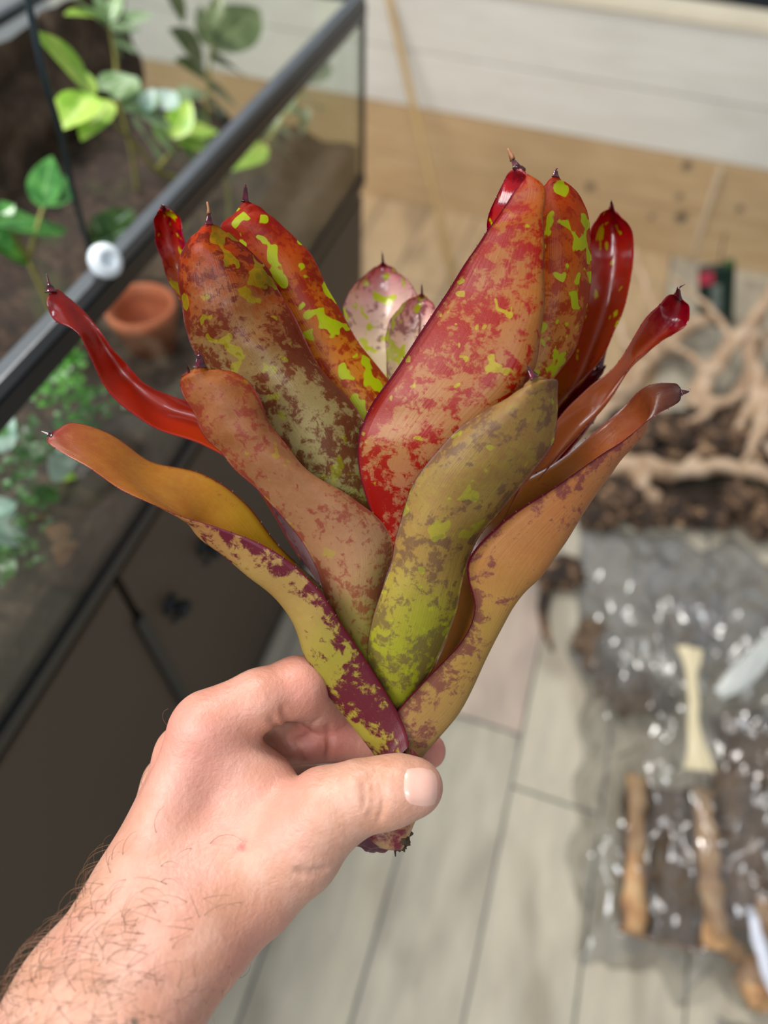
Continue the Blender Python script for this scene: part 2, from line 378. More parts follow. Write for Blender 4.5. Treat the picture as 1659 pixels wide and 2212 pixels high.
tank_plant('pale_fern', 'pale grey-green fern at the top left of the terrarium', -.68,
    [(230, 60, 150, -20, .35), (235, 60, 200, -30, .35), (240, 70, 300, 60, .45), (240, 80, 265, 130, .5), (235, 50, 260, -20, .4), (250, 90, 300, 110, .4), (225, 40, 140, 20, .3, 0, LIME), (265, 50, 330, 20, .35)],
    SAGE, [((250, 200), (250, 130), (235, 50))])
tank_plant('climbing_vine', 'sage green climbing vine behind the front pane, right of the diagonal rim', -.50,
    [(560, 320, 470, 350, .4, 0, LIME), (570, 310, 520, 350, .4, 0, LIME), (575, 300, 545, 250, .45), (580, 300, 635, 330, .4, 0), (590, 290, 600, 230, .4), (600, 280, 650, 300, .35), (610, 250, 640, 190, .45), (620, 240, 680, 250, .35), (635, 220, 620, 170, .4), (650, 210, 700, 230, .35), (660, 180, 720, 120, .35, 0, OLIVE), (500, 340, 455, 300, .4, 0, LIME), (665, 230, 650, 290, .35)],
    ln_mat('hazy_sage_leaf', hexl('7E9470'), hexl('A1B290'), hexl('B4C0A0')), [((480, 350), (560, 320), (610, 260), (660, 190))])
tank_plant('silver_trailer', 'trailing plant with pale silvery leaves in lower left of terrarium', -.47,
    [(-60, 960, 40, 915, .75), (-30, 980, 30, 900, .6), (160, 1010, 105, 985, .8), (165, 1010, 200, 1050, .55, 0, LIME), (170, 1015, 120, 1035, .4, 0, LIME), (-60, 1140, 55, 1110, .75), (-50, 1110, 40, 1080, .5), (-30, 1170, 50, 1175, .5), (75, 1050, 130, 1085, .5, 0, DEEP), (150, 1105, 200, 1125, .5, 0, SAGE), (125, 990, 180, 960, .5)],
    ICE, [((160, 1180), (140, 1110), (165, 1050), (165, 1010)), ((140, 1110), (80, 1120), (20, 1130))], simple('stem_brown', hexl('7A6440'), .6))
# small creepers, moss, litter and pot
def creeper(name, label, X, spots, n, mat, s=.008):
    v = []; f = []; uvs = []
    for k in range(n):
        x, y, rr = random.choice(spots); a = random.uniform(0, 6.28); q = rr*math.sqrt(random.random())
        p = AX(x+math.cos(a)*q, y+math.sin(a)*q, X+random.uniform(-.03, .012)); th = random.uniform(0, 6.28); e = s*random.uniform(.6, 1.4)
        vv, ff, uv = blade(p, p+np.array([math.cos(th)*e, math.sin(th)*e, random.uniform(-.2, .5)*e]), e*.8, (random.uniform(-.3, .6), random.uniform(-.6, .2), 1), .1, .1, 2, 4)
        m = len(v); v += [tuple(z) for z in vv]; f += [tuple(i+m for i in z) for z in ff]; uvs += uv
    return tag(mesh(name, v, f, mat, uv=uvs), label, 'plant', kind='stuff')
creeper('creeping_fig', 'small bright green creeping leaves behind the pane below the rim', -.46, [(150, 760, 26), (165, 720, 20), (100, 830, 40), (150, 810, 30), (55, 850, 18), (190, 840, 25), (150, 860, 50)], 150, MOSS, .010)
creeper('ground_cover', 'tiny dark green ground cover between silver leaves in terrarium', -.455, [(40, 980, 60), (90, 950, 50), (60, 1060, 60), (30, 1230, 60), (110, 1250, 60), (220, 900, 60), (80, 1180, 60), (190, 940, 40)], 300, ln_mat('dark_moss_leaf', hexl('2C5526'), hexl('4C7F3A'), hexl('5F9048')), .010)
litm = simple('dry_leaf', hexl('B98B6C'), .7, .2, 60)
for (a, b, c, d, wd, tx) in ((95, 1140, 160, 1160, .4, 'upper rust'), (110, 1180, 170, 1200, .5, 'middle tan'), (120, 1215, 165, 1180, .6, 'lower pinkish')):
    pa, pb = AX(a, b, XF-.02), AX(c, d, XF-.02); vv, ff, uv = blade(pa, pb, wd*np.linalg.norm(pb-pa), (.8, -.3, .5), .3, .1)
    tag(mesh('dry_leaf', vv, ff, litm, origin=pa, uv=uv), f'{tx} dead leaf pressed against terrarium pane under trailing plant', 'leaf', 'dead leaves on terrarium soil')
pc = AX(335, 765, -.50); pz = pc[2]
pot = MB().lathe((pc[0], pc[1], pz), [(.030, 0), (.040, .062), (.044, .065), (.045, .082), (.039, .082), (.036, .066), (.028, .01), (.001, .008)], 28).build('terracotta_pot', TERRA, origin=(pc[0], pc[1], pz), smooth=True)
tag(pot, 'small orange terracotta pot half buried inside terrarium', 'pot')
sp = MB().tube(cr([AX(55, -30, -.50), AX(75, 70, -.50), AX(100, 180, -.505), AX(135, 300, -.52), AX(170, 460, -.54), np.array([-.55, AX(200, 560, -.55)[1], zs(-.55, AX(200, 560, -.55)[1])])], 40), .0032, 8).build('misting_tube', simple('tube_black', hexl('1c2a30'), .3), smooth=True)
tag(sp, 'thin curved black tube running down inside the terrarium at upper left', 'tube')

# ================================================================== FLOOR CLUTTER
woodm = NT('driftwood'); c = woodm.coord(); k1 = woodm.noise(woodm.mapv(c, (1, 1, 1)), 16, 6, .65, .5); k2 = woodm.noise(c, 90, 4, .6)
woodm.bump(woodm.math('ADD', k1, k2), .5, .004)
woodm.set(Base_Color=woodm.ramp(k1, [(.28, hexl('7A5E48')), (.44, hexl('B5977A')), (.6, hexl('D2B89C')), (.8, hexl('E4D5C2'))]), Roughness=.7)
def driftwood(label, branches, jitter=.012):
    b = MB()
    for br in branches:
        pts = [Z(x, y, z) for (x, y, z, r) in br]; rr = [q[3] for q in br]; n = 6*len(br)
        q = cr(np.hstack([np.array(pts), np.array(rr)[:, None]]), n)
        for i in range(n): q[i, :3] += jitter*np.array(mnoise.noise_vector(Vector(q[i, :3]*14)))*.6
        b.tube(q[:, :3], np.maximum(q[:, 3]*1.25, .002), 10, rough=.45, freq=28)
    lo = min(v[2] for v in b.v)
    b.v = [(x, y, z-lo+.0005) if lo < 0 else (x, y, z) for (x, y, z) in b.v]
    return tag(b.build('driftwood', woodm.mat, origin=Z(branches[0][0][0], branches[0][0][1], 0), smooth=True), label, 'driftwood', 'branching driftwood pieces on the floor')
driftwood('large tan driftwood with thick rising branch, right of the red leaf tips', [
    [(1690, 600, .24, .012), (1620, 700, .18, .018), (1556, 775, .12, .020), (1518, 825, .06, .022), (1500, 880, .02, .020)],
    [(1461, 753, .08, .008), (1495, 775, .09, .008), (1530, 808, .09, .012)],
    [(1500, 880, .03, .018), (1582, 867, .06, .016), (1608, 820, .09, .013), (1659, 720, .13, .010)],
    [(1520, 830, .06, .016), (1527, 896, .04, .013), (1454, 933, .03, .010), (1385, 962, .02, .005)],
    [(1450, 600, .16, .005), (1500, 640, .14, .006), (1560, 700, .13, .008), (1590, 740, .13, .012)]])
driftwood('long tan driftwood limb reaching left behind the spoon-tipped leaf', [
    [(1540, 690, .10, .010), (1490, 705, .09, .018), (1440, 745, .07, .022), (1395, 775, .05, .022), (1365, 835, .03, .018), (1290, 905, .02, .016), (1225, 945, .015, .010)],
    [(1365, 835, .04, .014), (1330, 850, .05, .012), (1270, 860, .04, .010), (1220, 900, .02, .006)],
    [(1395, 775, .06, .012), (1350, 740, .08, .007), (1335, 690, .1, .004)],
    [(1440, 745, .07, .012), (1400, 640, .14, .006), (1369, 540, .2, .003)]])
driftwood('pale driftwood roots hanging at the right edge of the photo', [
    [(1640, 690, .16, .012), (1618, 757, .14, .016), (1632, 830, .11, .018), (1640, 904, .08, .018), (1655, 985, .04, .016), (1690, 1050, .01, .012)],
    [(1632, 860, .1, .012), (1585, 930, .07, .010), (1490, 1007, .03, .006)],
    [(1700, 780, .15, .014), (1660, 860, .12, .014), (1620, 960, .07, .009), (1570, 990, .05, .006)],
    [(1700, 900, .1, .012), (1650, 930, .09, .010), (1590, 1030, .04, .006)]])
driftwood('low cream driftwood root lying along the top of the bark pile', [
    [(1285, 1025, .05, .010), (1330, 1010, .06, .020), (1399, 1007, .07, .024), (1472, 1021, .06, .018), (1564, 1007, .07, .018), (1680, 1035, .06, .016)],
    [(1399, 1007, .07, .018), (1380, 1050, .05, .022), (1420, 1080, .03, .014)],
    [(1472, 1021, .06, .010), (1520, 970, .07, .007), (1580, 930, .08, .004)]])

barkm = NT('dark_bark'); c = barkm.coord(); k1 = barkm.noise(c, 22, 6, .7, .3); k2 = barkm.noise(c, 80, 4)
barkm.bump(k1, .9, .01); barkm.set(Base_Color=barkm.ramp(k1, [(.36, hexl('140e0b')), (.48, hexl('3e2e23')), (.57, hexl('7a5c42')), (.68, hexl('CFAE8A'))]), Roughness=.75)
def lump(name, p, size, mat, label=None, cat=None, group=None, amp=.35, freq=14, sub=4, parent=None, rz=0.0):
    bm = bmesh.new(); bmesh.ops.create_icosphere(bm, subdivisions=sub, radius=1); p = np.array(p); v = []
    for q in bm.verts:
        d = np.array(q.co); k = 1+amp*mnoise.fractal(Vector(d*1.7+p*31), 1, 2, 5)+amp*.25*mnoise.turbulence(Vector(d*5+p*7), 3, False)
        x, y, z = d*k*np.array(size); v.append(p+np.array([x*math.cos(rz)-y*math.sin(rz), x*math.sin(rz)+y*math.cos(rz), z]))
    f = [[q.index for q in ff.verts] for ff in bm.faces]; bm.free(); v = np.array(v)
    if parent is None: v[:, 2] += -v[:, 2].min()+max(0, p[2]-size[2])
    o = mesh(name, v, f, mat, parent, origin=(p[0], p[1], v[:, 2].min()))
    if parent is None: tag(o, label, cat, group)
    return o
for (x, y, z, s, lab) in ((1330, 1080, .03, (.07, .05, .035), 'dark brown bark chunk nearest the big right leaf'), (1395, 1120, .02, (.05, .03, .025), 'small tan-flecked bark chunk at the clear bag corner'), (1455, 1105, .028, (.06, .045, .03), 'bark chunk with tan flecks just above the clear bag'),
        (1530, 1125, .03, (.055, .03, .03), 'mossy brown bark chunk above the middle of the clear bag'), (1590, 1095, .03, (.06, .05, .04), 'knobbly brown bark chunk below the cream driftwood root'), (1655, 1130, .03, (.05, .06, .04), 'ochre bark chunk at the right edge above the bag'),
        (1345, 975, .03, (.085, .06, .045), 'blackish hollow bark piece under the thin driftwood branch'), (1440, 955, .03, (.06, .08, .04), 'dark bark slab beneath the driftwood tangle'), (1530, 975, .03, (.06, .05, .05), 'dark bark stump between the driftwood branches'),
        (1610, 960, .03, (.07, .08, .04), 'dark bark block under the hanging driftwood roots'), (1270, 1010, .02, (.05, .05, .03), 'small grey-brown bark piece behind the right leaf margin'), (1290, 1120, .02, (.035, .05, .025), 'dusty dark bark piece left of the clear bag top')):
    p = Z(x, y, z); lump('bark_chunk', p, s, barkm.mat, lab, 'bark', 'loose bark chunks on the floor', amp=.6, rz=x)
lv = []; lf_ = []; nn = 40
for i in range(nn):
    for j in range(nn):
        a, b = i/(nn-1), j/(nn-1); q0 = Z(1245, 1120)*(1-a)*(1-b)+Z(1760, 1120)*a*(1-b)+Z(1720, 860)*a*b+Z(1290, 900)*(1-a)*b
        e = (1-(2*a-1)**4)*(1-(2*b-1)**4); lv.append((q0[0]+.03*mnoise.noise(Vector((b*6, a*2, 1))), q0[1]+.03*mnoise.noise(Vector((a*8, b, 4))), .0015+.014*e*(1+.7*mnoise.fractal(Vector((a*16, b*14, 0)), 1, 2, 4))))
lf_ = [(i*nn+j, (i+1)*nn+j, (i+1)*nn+j+1, i*nn+j+1) for i in range(nn-1) for j in range(nn-1)]
tag(mesh('dark_underlay', lv, lf_, soilm.mat, origin=Z(1500, 1000)), 'dark crumbly sheet added under the driftwood to darken its gaps', 'underlay', kind='stuff')  # dark sheet added to darken the hollows between the branches
# twisted dark wood with a root
p = Z(1215, 1235, .03); tw = lump('twisted_root_wood', p, (.055, .045, .03), barkm.mat, 'dark twisted wood knot with a thin root, left of the clear bag', 'wood', rz=.5)
rp = [Z(1180, 1270, .02), Z(1172, 1320, .018), Z(1180, 1365, .012), Z(1192, 1405, .006)]
MB().tube(cr(rp, 16), np.linspace(.014, .005, 16), 9, rough=.4).build('root', barkm.mat, tw, smooth=True)

# tan rod shaped as the shadow streak across floor and back wall
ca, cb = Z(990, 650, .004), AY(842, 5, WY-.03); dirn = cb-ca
streak = MB(); cpts = [ca+dirn*t for t in np.linspace(0, 1.02, 30)]
streak.tube(cpts, [.0105+(.0016 if i % 6 == 0 else 0) for i in range(30)], 10)
tag(streak.build('shadow_streak', simple('shadow_tan', hexl('B0905C'), .45, .08, 12), origin=ca, smooth=True), 'thin tan rod shaped as the shadow streak on the wooden back wall', 'streak')
# pale flat rod shaped as the patch of light on the lower boards
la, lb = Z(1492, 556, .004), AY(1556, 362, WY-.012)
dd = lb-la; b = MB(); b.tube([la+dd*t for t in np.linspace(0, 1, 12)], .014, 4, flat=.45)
tag(b.build('light_streak', simple('light_streak_pale', hexl('CBBBA4'), .5, .08, 20), origin=la), 'short pale flat rod shaped as the patch of light on the lower tan boards', 'lath')

# dark green packet standing by the wall
pk0 = Z(1545, 705, .0); pk = empty('garden_packet', pk0, 'small dark green packet with red corner standing by driftwood near the wall', 'packet')
pk.rotation_euler = (0, math.radians(-21), 0)
PW, PD, PH = .052, .032, .21
A = pk0-np.array([PW, 0, 0]); B = pk0+np.array([PW, PD, PH])
MB().box(A, B, bev=.004).build('carton', simple('packet_green', hexl('14302a'), .3, .2, 30), pk)
MB().box(A+np.array([.002, -.0015, PH-.05]), A+np.array([.045, .001, PH-.006])).build('red_panel', simple('packet_red', hexl('C4405A'), .4), pk)
MB().box(A+np.array([.040, -.0012, .03]), A+np.array([.066, .001, PH-.055])).build('pale_panel', simple('packet_pale', hexl('7C8A85'), .4, .3, 60), pk)
MB().box(A+np.array([.072, .0, PH+.0005]), A+np.array([.1, PD-.002, PH+.012])).build('green_flap', simple('packet_leaf', hexl('35562a'), .5, .2, 60), pk)
MB().tube(cr([pk0+[.01, .015, PH], pk0+[.012, .016, PH+.05], pk0+[.022, .017, PH+.11]], 8), .002, 6).build('hanging_wire', metal, pk, smooth=True)

# ---- clear bags
def film_mat(name, haze, tint):
    n = NT(name); co = n.coord(); sy = n.node('ShaderNodeSeparateXYZ'); n.put(sy.inputs[0], co); hz = n.ss(sy.outputs[1], -.15, .16, .06, 1.0)
    hz = n.math('MULTIPLY', hz, n.ss(n.noise(n.mapv(co, (2.2, .8, 1)), 6, 4, .6), .3, .7, .35, 1.0)); k = n.noise(n.mapv(co, (1.6, .7, 1)), 8, 2.5, .5, 1.0); bmp = n.bump(k, 1.0, .036)
    tr = n.node('ShaderNodeBsdfTransparent'); tr.inputs[0].default_value = (.93, .94, .94, 1)
    gl = n.node('ShaderNodeBsdfGlossy'); gl.inputs['Roughness'].default_value = .19; n.t.links.new(bmp, gl.inputs['Normal'])
    df = n.node('ShaderNodeBsdfDiffuse'); df.inputs[0].default_value = tint+(1,)
    m1 = n.node('ShaderNodeMixShader'); n.put(m1.inputs[0], n.math('MULTIPLY', hz, haze)); n.t.links.new(tr.outputs[0], m1.inputs[1]); n.t.links.new(df.outputs[0], m1.inputs[2])
    m2 = n.node('ShaderNodeMixShader'); n.put(m2.inputs[0], n.math('MULTIPLY', schlick(n, bmp, .13), 1.6, clamp=True)); n.t.links.new(m1.outputs[0], m2.inputs[1]); n.t.links.new(gl.outputs[0], m2.inputs[2])
    n.t.links.new(m2.outputs[0], n.out.inputs[0]); return n.mat
FILM = film_mat('clear_film', .72, (.27, .27, .265))
def bag(name, label, corners, hfun, n=70):
    BL, BR, TR, TL = [np.array(c, float) for c in corners]; v = []
    for s in (1, 0):
        for i in range(n):
            for j in range(n):
                a, b = i/(n-1), j/(n-1); p = (BL*(1-a)+BR*a)*(1-b)+(TL*(1-a)+TR*a)*b
                e = (1-abs(2*a-1)**4)*(1-abs(2*b-1)**6)
                k = mnoise.fractal(Vector((p[0]*14, p[1]*14, 1.3)), 1, 2, 5); r = 1-abs(mnoise.noise(Vector((p[0]*13+4, p[1]*4.5+p[0]*3, 7))))*2.4
                wob = .05*np.array([mnoise.noise(Vector((b*9, 3, a))), mnoise.noise(Vector((a*9, 8, b))), 0])
                z = .003+hfun(a, b)*e*(1+.3*k)+.028*max(0, r)**3*e + .006*k*e if s else .0012
                v.append((p[0]+wob[0], p[1]+wob[1], max(z, .002) if s else .0012))
    N = n*n; f = [(i*n+j, (i+1)*n+j, (i+1)*n+j+1, i*n+j+1) for i in range(n-1) for j in range(n-1)]
    rim = [i*n for i in range(n)]+[(n-1)*n+j for j in range(1, n)]+[i*n+n-1 for i in range(n-2, -1, -1)]+[j for j in range(n-2, 0, -1)]
    f += [(rim[(k+1) % len(rim)], rim[k], rim[k]+N, rim[(k+1) % len(rim)]+N) for k in range(len(rim))]
    return tag(mesh(name, v, f, FILM, origin=(BL+TR)/2), label, 'bag')
bag('plastic_bag', 'large crumpled clear plastic bag of cork bark lying on the floor', [(.335, .20, 0), (.80, .24, 0), (.88, 1.23, 0), (.20, 1.14, 0)],
    lambda a, b: .135*math.exp(-((b-.30)/.34)**2)+.035)
bag('plastic_bag', 'second clear bag with wood pieces in the bottom right corner', [(.50, -.16, 0), (.95, -.12, 0), (.98, .19, 0), (.58, .19, 0)], lambda a, b: .085)

# cork bark: half tubes with tan broken edges
corkm = NT('cork_outer'); c = corkm.coord(); k1 = corkm.noise(c, 25, 6, .7, .4); corkm.bump(k1, 1, .008)
corkm.set(Base_Color=corkm.ramp(k1, [(.3, hexl('4A3A2E')), (.55, hexl('7A614C')), (.75, hexl('A08468'))]), Roughness=.8)
cork2 = NT('cork_cut_edge'); c = cork2.coord(); k1 = cork2.noise(c, 30, 5, .65); cork2.bump(k1, .7, .004)
cork2.set(Base_Color=cork2.ramp(k1, [(.3, hexl('9A6E48')), (.5, hexl('C69A6C')), (.75, hexl('DDBB8E'))]), Roughness=.75)
cork3 = simple('cork_inner', hexl('66523f'), .8, .4, 30)
def cork(label, a, b, r, th, a0, a1, z, seed, taper=.9):
    a, b = np.array(a), np.array(b); ax = b-a; L = np.linalg.norm(ax); ax /= L; s = np.array([ax[1], -ax[0], 0]); upv = np.array([0, 0, 1.0])
    nl, na = 28, 20; v = []; f = []; mi = []
    for lay in (0, 1):
        for i in range(nl):
            for j in range(na):
                ang = a0+(a1-a0)*j/(na-1)+.12*mnoise.noise(Vector((i*.3, seed, lay*0))); q = i/(nl-1)
                rr = (r if lay == 0 else r-th)*(1-(1-taper)*q); p0 = a+ax*L*(q+.02*mnoise.noise(Vector((j*.6, seed, 3))))
                k = 1+.16*mnoise.fractal(Vector((q*L*25, ang*3, seed+lay*9)), 1, 2, 4)
                p = p0+(s*math.cos(ang)+upv*math.sin(ang))*rr*k; v.append(p+upv*z)
    N = nl*na; g = lambda i, j, l=0: l*N+i*na+j
    for i in range(nl-1):
        for j in range(na-1):
            f.append((g(i, j), g(i+1, j), g(i+1, j+1), g(i, j+1))); mi.append(0)
            f.append((g(i, j, 1), g(i, j+1, 1), g(i+1, j+1, 1), g(i+1, j, 1))); mi.append(2)
    for i in range(nl-1):
        f.append((g(i, 0), g(i, 0, 1), g(i+1, 0, 1), g(i+1, 0))); mi.append(1)
        f.append((g(i, na-1), g(i+1, na-1), g(i+1, na-1, 1), g(i, na-1, 1))); mi.append(1)
    for j in range(na-1):
        f.append((g(0, j), g(0, j+1), g(0, j+1, 1), g(0, j, 1))); mi.append(1)
        f.append((g(nl-1, j), g(nl-1, j, 1), g(nl-1, j+1, 1), g(nl-1, j+1))); mi.append(1)
    v = np.array(v); v[:, 2] += .006-v[:, 2].min()
    o = mesh('cork_bark', v, f, [corkm.mat, cork2.mat, cork3], origin=(a[0], a[1], .006), mi=mi)
    return tag(o, label, 'bark', 'cork bark pieces inside the clear bag')
c0, c1 = Z(1440, 2035, .06), Z(1430, 1700, .06)
cork('hollow cork half-tube with pale tan rims, nearest piece in the bag', c0, c1, .088, .040, math.pi*.98, math.pi*2.04, 0, 2)
cork('dark grey-brown curved cork piece beside the hollow half-tube', Z(1610, 2010, .03), Z(1600, 1660, .03), .060, .018, .1*math.pi, .95*math.pi, 0, 5)
cork('upper brown cork slab below the white paper in the bag', Z(1660, 1690, .03), Z(1600, 1540, .03), .070, .02, .1*math.pi, .9*math.pi, 0, 8)
for (x, y, s, lab) in ((1370, 1500, (.075, .045, .028), 'greyish bark lump under the creased film, upper left of bag'), (1290, 1400, (.06, .05, .02), 'flat dusty bark lump near the top left of bag'), (1500, 1330, (.08, .05, .022), 'shadowy bark lump in the far empty end of bag')):
    lump('bark_lump', Z(x, y, .025), s, cork3, lab, 'bark', 'bark lumps inside the clear bag', amp=.6, rz=x)
# cream strip and white paper
def strip(name, pts, wid, mat, label, cat):
    p = cr(pts, 24); v = []; n = len(p)
    for i in range(n):
        t = p[min(i+1, n-1)]-p[max(i-1, 0)]; t /= np.linalg.norm(t); s = np.cross(t, [0, 0, 1]); s /= np.linalg.norm(s)
        q = i/(n-1); ww = np.interp(q, np.linspace(0, 1, len(wid)), wid)
        for k in range(7):
            a = (k/6-.5)*2; v.append(p[i]+s*ww*a+np.array([0, 0, .006*(1-a*a)+.003*math.sin(k*2+i*.7)]))
    f = [(i*7+k, i*7+k+1, (i+1)*7+k+1, (i+1)*7+k) for i in range(n-1) for k in range(6)]
    n0 = len(v); v += [(x, y, z-.0015) for (x, y, z) in v]
    f += [tuple(n0+i for i in q[::-1]) for q in f]
    return tag(mesh(name, v, f, mat, origin=p[0]), label, cat)
cream = simple('cream_sheet', hexl('DDD0AC'), .5, .05, 20)
strip('cream_strip', [Z(1490, 1400, .185), Z(1497, 1480, .19), Z(1500, 1560, .19), Z(1512, 1665, .185)], [.026, .012, .010, .010, .014, .028], cream, 'narrow cream strip flared at both ends, on top of the bag', 'paper')  # narrow cream strip, wider at both ends
strip('paper_label', [Z(1550, 1500, .175), Z(1595, 1465, .19), Z(1650, 1410, .185), Z(1720, 1340, .17)], [.010, .022, .020, .026], simple('white_paper', hexl('C8CCC8'), .35, .08, 25), 'crumpled white paper beside the cream strip at the right edge', 'paper')
chipm = cork2.mat
for (x, y, s, lab) in ((1650, 1985, (.03, .035, .03), 'upper tan wood piece in the corner bag'), (1585, 2055, (.018, .018, .016), 'smallest tan wood piece in the corner bag'), (1640, 2125, (.035, .04, .025), 'lower orange-tan wood piece in the corner bag')):
    lump('wood_piece', Z(x, y, s[2]+.01), s, chipm, lab, 'wood', 'wood pieces inside the corner bag', amp=.3, rz=x)
strip('white_band', [Z(1620, 1960, .12), Z(1640, 2030, .125), Z(1659, 2100, .12), Z(1690, 2180, .11)], [.006, .011, .010, .007], simple('white_band', hexl('DDE2F0'), .3), 'narrow white band lying over the corner bag', 'band')

# ================================================================== BROMELIAD
def leaf_mat(name, stops, mott, mth, mamt, spot, sth, samt, edge, edgeamt, tipc, tipw, rough, trans, seed, coat=0.0, bs=1.0, sscale=120, basem=0.0, sat=1.12, val=.79):
    inner_ = name.startswith('inner'); n = NT(name); co = n.mapv(n.coord(), (1, 1, 1), (seed*.13, seed*.07, seed*.05)); uv = n.coord('UV')
    sx = n.node('ShaderNodeSeparateXYZ'); n.put(sx.inputs[0], uv); u, vv = sx.outputs[0], sx.outputs[1]
    side = n.math('MULTIPLY', n.math('ABSOLUTE', n.math('SUBTRACT', u, .5)), 2.0)
    muv = n.mapv(uv, (5, 22, 1), (seed, seed*.3, 0))
    nb = n.noise(co, 42, 6, .68, .6); nf = n.noise(co, 190, 5, .7, .4); nband = n.noise(muv, 1.4, 4, .6, .7)
    big = n.noise(co, 17, 2, .5)
    vw = n.math('ADD', vv, n.math('MULTIPLY', n.math('SUBTRACT', big, .5), .35))
    col = n.ramp(vw, stops)
    col = n.mix(n.ss(nf, .3, .75, 0, .25), col, tuple(min(1, q*1.35+.02) for q in stops[1][1]))
    m = n.math('ADD', n.math('ADD', n.math('MULTIPLY', nb, .38), n.math('MULTIPLY', nf, .42)), n.math('MULTIPLY', nband, .2))
    m = n.math('ADD', m, n.math('MULTIPLY', n.math('POWER', side, 4.0), .09*edgeamt))
    if basem: m = n.math('ADD', m, n.ss(vw, .26, .02, 0, basem))
    mm = n.ss(m, mth-.015, mth+.055, 0, mamt); col = n.mix(mm, col, mott)
    if samt > 0:
        s2 = n.noise(n.mapv(co, (1, 1, 1), (3.3, 1.2, 5.1)), sscale, 1.6, .5, .3); s3 = n.noise(n.mapv(co, (1, 1, 1), (7.3, 4.2, 2.1)), 24, 2)
        s = n.math('ADD', n.math('MULTIPLY', s2, .7), n.math('MULTIPLY', s3, .3))
        col = n.mix(n.ss(s, sth, sth+.02, 0, samt), col, spot)
    col = n.mix(n.ss(vw, 1-tipw, 1-tipw*.3), col, tipc)
    col = n.mix(n.ss(side, .975, .99, 0, edgeamt), col, edge)
    stri = n.noise(n.mapv(uv, (70, 2.5, 1), (seed, 0, 0)), 1.0, 3, .6)
    hgt = n.math('ADD', n.math('MULTIPLY', stri, .5), n.math('MULTIPLY', nf, .5)); n.bump(hgt, .35*bs, .0009)
    hs = n.node('ShaderNodeHueSaturation'); hs.inputs['Saturation'].default_value = sat; hs.inputs['Value'].default_value = val if not inner_ else .95
    n.put(hs.inputs['Color'], col); col = hs.outputs[0]
    n.set(Base_Color=col, Roughness=rough, Coat_Weight=coat, Coat_Roughness=.08, Specular_IOR_Level=.5 if inner_ else .32)
    tn = n.node('ShaderNodeBsdfTranslucent'); n.put(tn.inputs[0], n.mix(.5, col, n.mix(1.0, col, (1.25, 1.1, .9), 'MULTIPLY'))); mx = n.node('ShaderNodeMixShader'); mx.inputs[0].default_value = trans
    n.t.links.new(n.bsdf.outputs[0], mx.inputs[1]); n.t.links.new(tn.outputs[0], mx.inputs[2]); n.t.links.new(mx.outputs[0], n.out.inputs[0])
    return n.mat
H = hexl
MAR = H('7A1830'); RED = H('C02A22'); DRED = H('9C1220'); YG = H('C4D62A'); TAN = H('C08A5C'); OLV = H('A89A48'); SAL = H('C8845E'); DARK = H('3A0A18')
tipmat = NT('leaf_tip_claw'); k = tipmat.noise(tipmat.coord(), 400, 3)
tipmat.set(Base_Color=tipmat.mix(tipmat.ss(k, .4, .7), H('2A0812'), H('5E1228')), Roughness=.12, Coat_Weight=.6)
drytip = simple('dry_tip', H('8A5A38'), .6); spinem = simple('margin_spine', H('4A1018'), .4)

